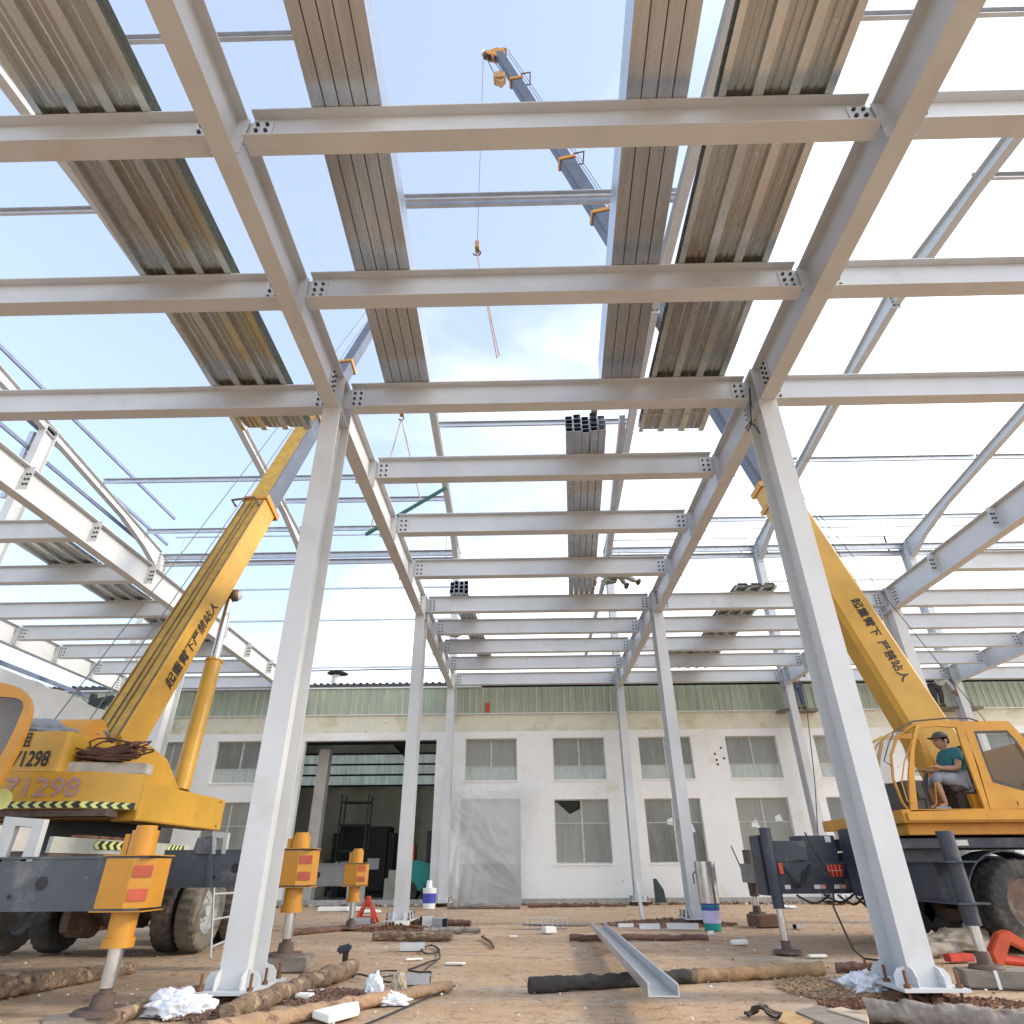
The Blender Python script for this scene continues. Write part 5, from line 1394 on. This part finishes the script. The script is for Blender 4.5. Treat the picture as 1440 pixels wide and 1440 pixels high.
for i, (p, s, rz) in enumerate((((447, 1399), (.22, .1, .04), .4), ((428, 1406), (.16, .1, .05), -.2), ((582, 1350), (.22, .07, .02), .3), ((640, 1356), (.25, .08, .02), -.2), ((722, 1318), (.14, .06, .03), .1), ((1040, 1328), (.26, .1, .06), .3), ((1000, 1315), (.1, .08, .06), 0), ((905, 1301), (.16, .08, .03), .5), ((1150, 1346), (.24, .09, .03), .1), ((770, 1305), (.12, .06, .02), .2), ((1090, 1303), (.2, .1, .05), .3), ((478, 1281), (1.2, .3, .1), .1), ((520, 1283), (.5, .3, .06), .2), ((1395, 1345), (.25, .12, .06), .1))):
    q = at(*p, z=0)
    tag(MB().box((q.x, q.y, s[2] / 2), s, rz).box((q.x + s[0] * .3, q.y + .03, s[2] * .4), (s[0] * .4, s[1], s[2] * .7), rz + .5).build('foam_scrap', foam, bevel=.01),
        ['white foam scrap behind the peeled log, larger one', 'white foam scrap close to the left column foot', 'torn white scrap under the grey box with the cable', 'torn pale scrap right of the cable loop', 'small white chip left of the wire basket', 'pale stone-like lump left of the right crane jack', 'white block beside the paint bucket', 'small white piece by the pile of dirt', 'flat pale scrap behind the burnt timber end', 'tiny white piece in front of the wall log', 'white lump near the far jack of the right crane', 'long white debris strip in front of the hall doorway', 'shorter white debris in front of the hall doorway', 'white scrap beside the strapped timber'][i], 'scrap', 'white scraps on the ground')
# offcut tubes
def offcut(p, L, w, h, rz, m, label, name='tube_offcut'):
    q = at(*p, z=0); b = MB()
    d = V((math.cos(rz), math.sin(rz), 0)); s = V((-d.y, d.x, 0)); c = V((q.x, q.y, 0))
    ring = lambda e, k: [c + d * (L * e) + s * (a * (w / 2 - k)) + V((0, 0, z)) for a, z in ((-1, k + .003), (1, k + .003), (1, h - k), (-1, h - k))]
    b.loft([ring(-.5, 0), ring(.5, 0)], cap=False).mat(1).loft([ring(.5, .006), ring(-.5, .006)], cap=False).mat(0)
    for e in (-.5, .5): b.add(ring(e, 0) + ring(e, .006), [(i, (i + 1) % 4, 4 + (i + 1) % 4, 4 + i) for i in range(4)])
    return tag(b.build(name, [m, tubei]), label, 'tube', 'tube offcuts on the ground')
offcut((580, 1337), .36, .12, .1, .1, galv, 'grey tube offcut with a coil of cable at its end')
offcut((583, 1384), .32, .12, .08, .02, galv, 'grey tube offcut resting against the peeled log')
offcut((913, 1307), .4, .1, .09, .1, whitep, 'white tube offcut with dark open end near the dirt pile')
offcut((960, 1307), .6, .12, .1, -.1, galv, 'long pale tube offcut beside the right middle column foot')
offcut((880, 1304), .3, .1, .06, .0, whitep, 'short white tube offcut left of the others')
offcut((1124, 1306), .3, .08, .08, .7, tubem, 'round ended tube offcut under the right crane')
offcut((600, 1303), .25, .2, .18, .4, galv, 'short square tube offcut standing at the second left column foot')
offcut((618, 1305), .25, .2, .17, -.5, galv, 'short tilted square tube offcut right of the other one')
offcut((505, 1300), .5, .25, .12, .1, galv, 'grey tube offcut beside the red stand')
offcut((565, 1305), .3, .16, .1, .2, foam, 'pale block lying on bricks at the column foot')
b = MB()
for i in range(9):
    q = at(742 + i * 7, 1306, z=0); b.box((q.x, q.y, .09), (.007, .18, .18))
for z in (.02, .1, .19): b.box((at(768, 1306, z=0).x, at(768, 1306, z=0).y - .1, z), (.9, .007, .007))
tag(b.build('wire_basket', galv), 'low wire mesh basket lying left of the steel channel', 'basket')
q = at(772, 1312, z=0); tag(MB().box((q.x, q.y, .05), (.22, .2, .1), .4).build('tin_box', whitep, bevel=.01), 'white tin box tipped beside the wire basket', 'box')
# stand of steel sticking up
q = at(924, 1303, z=0); tag(MB().cee((q.x, q.y + 2, 0), (q.x - .05, q.y + 2.05, .75), .16, .07, (1, 0, 0), .005, .02).build('channel_stub', galv), 'short galvanised stub standing upright left of the right middle column', 'channel')
# buckets
def bucket(p, r, h, label, mats, z=0):
    q = at(*p, z=0); t = empty('paint_bucket', (q.x, q.y, z), label, 'bucket')
    c = V((q.x, q.y, z))
    b = MB().tube(c, c + V((0, 0, h)), r * .9, r, n=28); b.build('body', mats[0], t, smooth=True)
    MB().tube(c + V((0, 0, h * .28)), c + V((0, 0, h * .78)), r * .945, r * .985, n=28, cap=False).build('label_band', mats[1], t, smooth=True)
    MB().tube(c + V((0, 0, h * .8)), c + V((0, 0, h * .92)), r * 1.0, r * 1.02, n=28, cap=False).build('colour_band', mats[2], t, smooth=True)
    MB().tube(c + V((0, 0, h)), c + V((0, 0, h + .025)), r * 1.04, n=28).build('lid', mats[3], t, smooth=True)
    return c
c = bucket((603, 1278), .2, .5, 'white paint bucket with blue bands by the hall doorway', (whitep, bluelab, whitep, whitep))
tag(MB().tube(c + V((-.02, 0, .53)), c + V((-.02, 0, .72)), .1, .07, n=14).build('plastic_jug', whitep, smooth=True), 'small white jug on the lid of the doorway bucket', 'jug')
c = bucket((1003, 1308), .17, .4, 'paint bucket with purple and teal label beside the right middle column', (teal, lilac, bluelab, bluelab))
t = empty('steel_bin', c + V((0, 0, .43)), 'tall shiny metal bin stacked on the paint bucket', 'bin')
MB().tube(c + V((0, 0, .43)), c + V((0, 0, 1.12)), .19, .2, n=28, cap=False).tube(c + V((0, 0, .431)), c + V((0, 0, .45)), .18, n=28).build('body', chrome, t, smooth=True)
MB().sweep([c + V((-.2, -.02, .95)), c + V((-.25, -.02, .9)), c + V((-.24, -.02, .75))], .012, n=6).build('handle', cablem, t)
q = at(1008, 1285, z=0)
tag(MB().sweep([V((7.0, 22.5, .0)) + V((0, 0, 0)), V((6.6, 22.9, 1.6))], .02, n=6).build('leaning_rod', brown), 'thin rod leaning against the wall behind the metal bin', 'rod')
tag(MB().prism([(4.0, 23.0, .05), (4.35, 23.0, .05), (4.3, 23, .4), (4.1, 23, .7), (4.0, 23, .7)], (0, .04, 0)).build('green_scrap', darkst), 'dark green scrap leaning at the foot of the last right column', 'scrap')
# ladder
t = empty('step_ladder', (-4.4, 10.35, 0), 'light steel ladder leaning on the left crane wheel', 'ladder')
la, lb_ = at(296, 1348, z=0), at(322, 1333, z=0); tt = V((-4.72, 10.75, 1.02)); tb = V((-4.38, 11.2, 1.02))
MB().sweep([la, tt], .017, n=6).build('rail', grey_p, t); MB().sweep([lb_, tb], .017, n=6).build('rail', grey_p, t)
for f in (.12, .42, .72, .95): MB().sweep([la.lerp(tt, f), lb_.lerp(tb, f)], .014, n=6).build('rung', grey_p, t)
# red stand, chain hoist
q = at(515, 1297, z=0); t = empty('jack_stand', q, 'small red jack stand behind the far yellow jack', 'jack stand')
for k in range(4): MB().tube(q + V((.22 * (k % 2 * 2 - 1), .2 * (k // 2 * 2 - 1), 0)), q + V((.04 * (k % 2 * 2 - 1), 0, .42)), .035, n=8).build('leg', redp, t)
MB().tube(q + V((0, 0, .3)), q + V((0, 0, .5)), .06, n=12).build('post', redp, t)
MB().bx(q.x - .2, q.x + .2, q.y - .2, q.y + .2, .08, .11).build('tray', redp, t)
q = at(1432, 1362, z=0)
t = empty('pallet_jack', q, 'orange red lifting jack frame lying beside the right crane wheel', 'jack')
MB().prism([q + V((-0.225, 0, 0.016)), q + V((-0.150, 0, 0.016)), q + V((0.015, 0, 0.240)), q + V((0.300, 0, 0.096)), q + V((0.330, 0, 0.160)), q + V((0.038, 0, 0.368)), q + V((-0.090, 0, 0.336)), q + V((-0.240, 0, 0.160))], (0, .12, 0)).build('frame', redo, t, bevel=.012)
MB().tube(q + V((-0.120, .06, 0.080)), q + V((0.225, .06, 0.048)), .05, n=10).build('cylinder', redp, t)
q = at(1350, 1352, z=.0); tag(MB().box((q.x, q.y, .04), (.35, .12, .08), .2).build('red_scrap', redp, bevel=.01), 'dull red scrap left of the orange lifting jack', 'scrap')
# power tool
q = at(481, 1368, z=0)
t = empty('power_tool', q, 'black cordless tool standing at the end of the barked log', 'tool')
MB().box(q + V((0, 0, .23)), (.16, .1, .08), 0, 0, -.2).build('motor', navy, t, bevel=.02)
MB().box(q + V((.02, 0, .13)), (.06, .06, .16)).build('grip', black, t, bevel=.01)
MB().box(q + V((.03, 0, .05)), (.13, .1, .08)).build('battery', navy, t, bevel=.012)
# cables on the ground
def cable(pts, r, label, m=cablem):
    P_ = [at(x, y, z=.02) for x, y in pts]; out = []
    for i in range(len(P_) - 1):
        a0, a1, a2, a3 = P_[max(0, i - 1)], P_[i], P_[i + 1], P_[min(len(P_) - 1, i + 2)]
        for k in range(6):
            u = k / 6; out.append(.5 * ((2 * a1) + (a2 - a0) * u + (2 * a0 - 5 * a1 + 4 * a2 - a3) * u * u + (3 * a1 - a0 - 3 * a2 + a3) * u ** 3))
    out.append(P_[-1])
    return tag(MB().sweep(out, r, n=6).build('power_cable', m, smooth=True), label, 'cable')
cable([(490, 1372), (505, 1370), (520, 1373), (535, 1370), (528, 1367), (545, 1365), (562, 1366), (556, 1371), (530, 1376), (545, 1381), (565, 1380)], .009, 'cable trailing from the black tool to a tube offcut')
cable([(590, 1338), (602, 1330), (612, 1331), (618, 1338), (600, 1341), (594, 1336), (606, 1329), (616, 1336), (618, 1348), (605, 1352), (585, 1360), (574, 1364), (590, 1367), (606, 1367), (600, 1373)], .01, 'dark cable looped around the grey tube offcuts')
cable([(618, 1348), (600, 1362), (598, 1366)], .008, 'short cable piece crossing the loop')
cable([(500, 1446), (540, 1430), (585, 1410), (625, 1393), (640, 1386)], .008, 'long thin cable on bare ground in front of the peeled log')
cable([(678, 1317), (684, 1321), (690, 1325), (694, 1332)], .02, 'thin rusty rod piece lying on the open ground', rust)
# scrap cloth, cardboard, planks bottom right
q = at(1068, 1430, z=0)
t = empty('strap_coil', q, 'coiled dark webbing strap on the ground near the bottom right', 'strap')
for k in range(3): MB().sweep([q + V((-.1 + .03 * i + .012 * math.sin(i * 2.1 + k), .05 * k - .05 + .03 * math.sin(i * .9 + k), max(.012, .07 * math.exp(-((i - 3 - k) / 2.5) ** 2)))) for i in range(12)], .014, n=5).build('strap_loop', [black, hosebr, black][k], t)
for i, (pts, m_, lb) in enumerate((([(1095, 1440), (1112, 1446), (1148, 1440), (1104, 1424)], plank, 'pale plank piece beside the coiled strap'), ([(1120, 1428), (1150, 1420), (1222, 1446), (1170, 1450)], greywood, 'brown cardboard piece with a lifted corner'), ([(1165, 1428), (1185, 1424), (1222, 1436), (1222, 1446)], canvas, 'worn brown board touching the grey log'), ([(1165, 1385), (1180, 1383), (1200, 1391), (1185, 1392)], greywood, 'splintered grey board on the wood chips'))):
    P_ = [at(*p, z=.015) for p in pts]; tag(MB().prism(P_, (0, 0, .018 + .01 * i)).build('board_scrap', m_), lb, 'board')
tag(MB().prism([at(*p, z=.01) for p in ((735, 1300), (770, 1302), (832, 1302), (790, 1298))], (0, 0, .02)).build('board_scrap', greywood), 'thin stick of wood before the wall', 'board')


def chips(name, cx, cy, rx, ry, n, m, smin, smax, hump, label, seed):
    rnd = random.Random(seed); b = MB()
    for _ in range(n):
        a, r = rnd.random() * 6.283, math.sqrt(rnd.random())
        x, y = cx + rx * r * math.cos(a), cy + ry * r * math.sin(a); L = rnd.uniform(smin, smax)
        z = hump * (1 - r) * rnd.uniform(.5, 1.) + .006
        b.box((x, y, z), (L, L * rnd.uniform(.08, .3), L * .12), rnd.random() * 6.28, rnd.uniform(-.5, .5), rnd.uniform(-.5, .5))
    return tag(b.build(name, m), label, 'debris', kind='stuff')


c = at(1195, 1392, z=0); chips('wood_chips', c.x, c.y, .65, .75, 2600, chip, .02, .08, .045, 'brown wood chips and splinters heaped before the right column', 1)
c = at(455, 1402, z=0); chips('wood_chips', c.x, c.y, .5, .4, 1100, M('dark_chips', (.17, .1, .07), .95, var=.5, scale=20), .02, .07, .05, 'dark wood chips between the barked and the peeled log', 2)
c = at(940, 1300, z=0); chips('soil_heap', c.x, c.y, 1.4, .8, 1500, M('soil', (.22, .13, .09), .95, var=.4, scale=15), .03, .1, .12, 'low brown soil heap beside the right middle column', 3)
c = at(300, 1425, z=0); chips('wood_chips', c.x, c.y, .5, .35, 900, MATS['dark_chips'], .02, .06, .04, 'brown chips under the nearest left column', 4)
c = at(560, 1308, z=0); chips('brick_bits', c.x, c.y, 1., .35, 500, rust, .04, .12, .1, 'brick bits around the second left column', 5)
c = at(1300, 1412, z=0); chips('brick_bits', c.x, c.y, .9, .3, 700, rust, .03, .08, .05, 'rusty bits under the nearest right column', 6)
rnd = random.Random(5); b = MB()
for _ in range(2600):
    x, y = rnd.uniform(-9, 12), 4.5 + 18 * rnd.random() ** 1.3; L = rnd.uniform(.006, .024) * (1 if rnd.random() < .95 else 2.2)
    b.mat(rnd.choice((0, 0, 1, 1, 1, 2, 3))).box((x, y, L * .25), (L, L * rnd.uniform(.4, 1), L * .5), rnd.random() * 6, rnd.uniform(-.4, .4))
tag(b.build('gravel_bits', [rubble, chip, foam, conc_floor]), 'scattered small stones and chips over the whole yard', 'debris', kind='stuff')
b = MB()
for _ in range(500):
    x, y = rnd.uniform(-13, 14), 23.52 - abs(rnd.gauss(0, .35)); L = rnd.uniform(.03, .12)
    b.mat(rnd.choice((0, 1, 2))).box((x, y, L * .2), (L, L * .7, L * .5), rnd.random() * 6, rnd.uniform(-.4, .4))
tag(b.build('wall_rubble', [rubble, chip, rust]), 'rubble strip along the foot of the factory wall', 'debris', kind='stuff')

# ------------------------------------------------------------------ ground
gm = bpy.data.materials.new('yard_ground'); gm.use_nodes = True
nt = gm.node_tree; N_, L_ = nt.nodes, nt.links; bs = N_['Principled BSDF']; bs.inputs['Roughness'].default_value = .92; bs.inputs['Specular IOR Level'].default_value = .25
tc = N_.new('ShaderNodeTexCoord')


def gn(scale, det=8, rough=.6, stretch=None, dist=0.):
    n = N_.new('ShaderNodeTexNoise'); n.inputs['Scale'].default_value = scale; n.inputs['Detail'].default_value = det; n.inputs['Roughness'].default_value = rough; n.inputs['Distortion'].default_value = dist
    if stretch:
        mp = N_.new('ShaderNodeMapping'); mp.inputs['Scale'].default_value = stretch; mp.inputs['Rotation'].default_value = (0, 0, .25); L_.new(tc.outputs['Object'], mp.inputs[0]); L_.new(mp.outputs[0], n.inputs['Vector'])
    else: L_.new(tc.outputs['Object'], n.inputs['Vector'])
    return n.outputs['Fac']


def gr(f, a, b):
    r = N_.new('ShaderNodeMapRange'); r.inputs['From Min'].default_value = a; r.inputs['From Max'].default_value = b; L_.new(f, r.inputs['Value']); return r.outputs[0]


def gx(f, a, b):
    x = N_.new('ShaderNodeMix'); x.data_type = 'RGBA'; L_.new(f, x.inputs[0])
    for s, c in ((6, a), (7, b)):
        if isinstance(c, tuple): x.inputs[s].default_value = (*c, 1)
        else: L_.new(c, x.inputs[s])
    return x.outputs[2]


c = gx(gr(gn(.55), .35, .68), (.41, .275, .17), (.52, .37, .24))
c = gx(gr(gn(1.3, 9, .68, (.7, 1.3, 1), .8), .5, .68), c, (.43, .35, .27))
c = gx(gr(gn(.9, 9, .72, (.65, 1.4, 1), 1.2), .56, .7), c, (.27, .165, .1))
c = gx(gr(gn(.6, 6, .6, (.6, 1.5, 1), .5), .58, .68), c, (.46, .39, .31))
c = gx(gr(gn(2.6, 8, .75, None, .6), .55, .66), c, (.25, .165, .11))
c = gx(gr(gn(7, 7, .75), .52, .7), c, (.23, .15, .1))
c = gx(gr(gn(34, 4, .7), .6, .72), c, (.19, .13, .09))
c = gx(gr(gn(90, 3, .7), .62, .72), c, (.5, .43, .35))
L_.new(c, bs.inputs['Base Color'])
bp_ = N_.new('ShaderNodeBump'); bp_.inputs['Strength'].default_value = .7; bp_.inputs['Distance'].default_value = .03
L_.new(gn(14, 10, .7), bp_.inputs['Height']); L_.new(bp_.outputs[0], bs.inputs['Normal'])
b = MB(); xs = [-900, -300, -80] + [-24 + i * .5 for i in range(97)] + [80, 300, 900]; ys = [-400, -80, -10] + [-2 + i * .5 for i in range(50)] + [23.2, 60, 300, 1500]
ys = sorted(set(ys)); rows = []
for y in ys:
    rows.append([(x, y, (.022 * noise.noise(V((x * .35, y * .35, 0))) - .012 if -24 < x < 24 and -2 < y < 23 else -.012)) for x in xs])
b.loft(rows, closed=False, cap=False)
g = b.build('ground', gm, smooth=True, angle=180); tag(g, 'sandy brown dirt yard', 'ground', kind='structure')

# ------------------------------------------------------------------ light
SUN_EL, SUN_AZ = 28, 96          # azimuth clockwise from +Y
sd = V((math.sin(R_(SUN_AZ)) * math.cos(R_(SUN_EL)), math.cos(R_(SUN_AZ)) * math.cos(R_(SUN_EL)), math.sin(R_(SUN_EL))))
sun = bpy.data.lights.new('sun', 'SUN'); sun.energy = 1.5; sun.angle = R_(10.0); sun.color = (1, .9, .76)
so = bpy.data.objects.new('sun', sun); COL.objects.link(so); so.rotation_euler = (-sd).to_track_quat('-Z', 'Y').to_euler()
w = bpy.data.worlds.new('World'); SC.world = w; w.use_nodes = True
nt = w.node_tree; N_, L_ = nt.nodes, nt.links
sky = N_.new('ShaderNodeTexSky'); sky.sky_type = 'NISHITA'; sky.sun_disc = False; sky.sun_elevation = R_(SUN_EL); sky.sun_rotation = R_(SUN_AZ)
sky.air_density = 1.0; sky.dust_density = 1.5; sky.ozone_density = 2.6
tc = N_.new('ShaderNodeTexCoord'); mp = N_.new('ShaderNodeMapping'); mp.inputs['Scale'].default_value = (1, 1, 2.2); L_.new(tc.outputs['Generated'], mp.inputs[0])
n = N_.new('ShaderNodeTexNoise'); n.inputs['Scale'].default_value = 2.1; n.inputs['Detail'].default_value = 7; n.inputs['Roughness'].default_value = .5; n.inputs['Distortion'].default_value = .4; L_.new(mp.outputs[0], n.inputs['Vector'])
# thin high cloud: thicker towards the horizon and towards the sun
dt = N_.new('ShaderNodeVectorMath'); dt.operation = 'DOT_PRODUCT'; L_.new(tc.outputs['Generated'], dt.inputs[0]); dt.inputs[1].default_value = (.72, -.05, -.85)
ad = N_.new('ShaderNodeMath'); ad.operation = 'MULTIPLY_ADD'; L_.new(n.outputs['Fac'], ad.inputs[0]); ad.inputs[1].default_value = 1.15; L_.new(dt.outputs['Value'], ad.inputs[2])
mr = N_.new('ShaderNodeMapRange'); mr.inputs['From Min'].default_value = -.12; mr.inputs['From Max'].default_value = .55; mr.inputs['To Min'].default_value = .16; mr.inputs['To Max'].default_value = .92; mr.interpolation_type = 'SMOOTHSTEP'; L_.new(ad.outputs[0], mr.inputs['Value'])
mx = N_.new('ShaderNodeMix'); mx.data_type = 'RGBA'; L_.new(mr.outputs[0], mx.inputs[0]); L_.new(sky.outputs[0], mx.inputs[6]); mx.inputs[7].default_value = (6.6, 6.8, 7.0, 1)
L_.new(mx.outputs[2], N_['Background'].inputs[0]); N_['Background'].inputs[1].default_value = .15
SC.view_settings.view_transform = 'Standard'; SC.view_settings.look = 'None'; SC.view_settings.gamma = 1
SC.view_settings.exposure = 1.36
SC.render.film_transparent = False
SC.cycles.max_bounces = 8
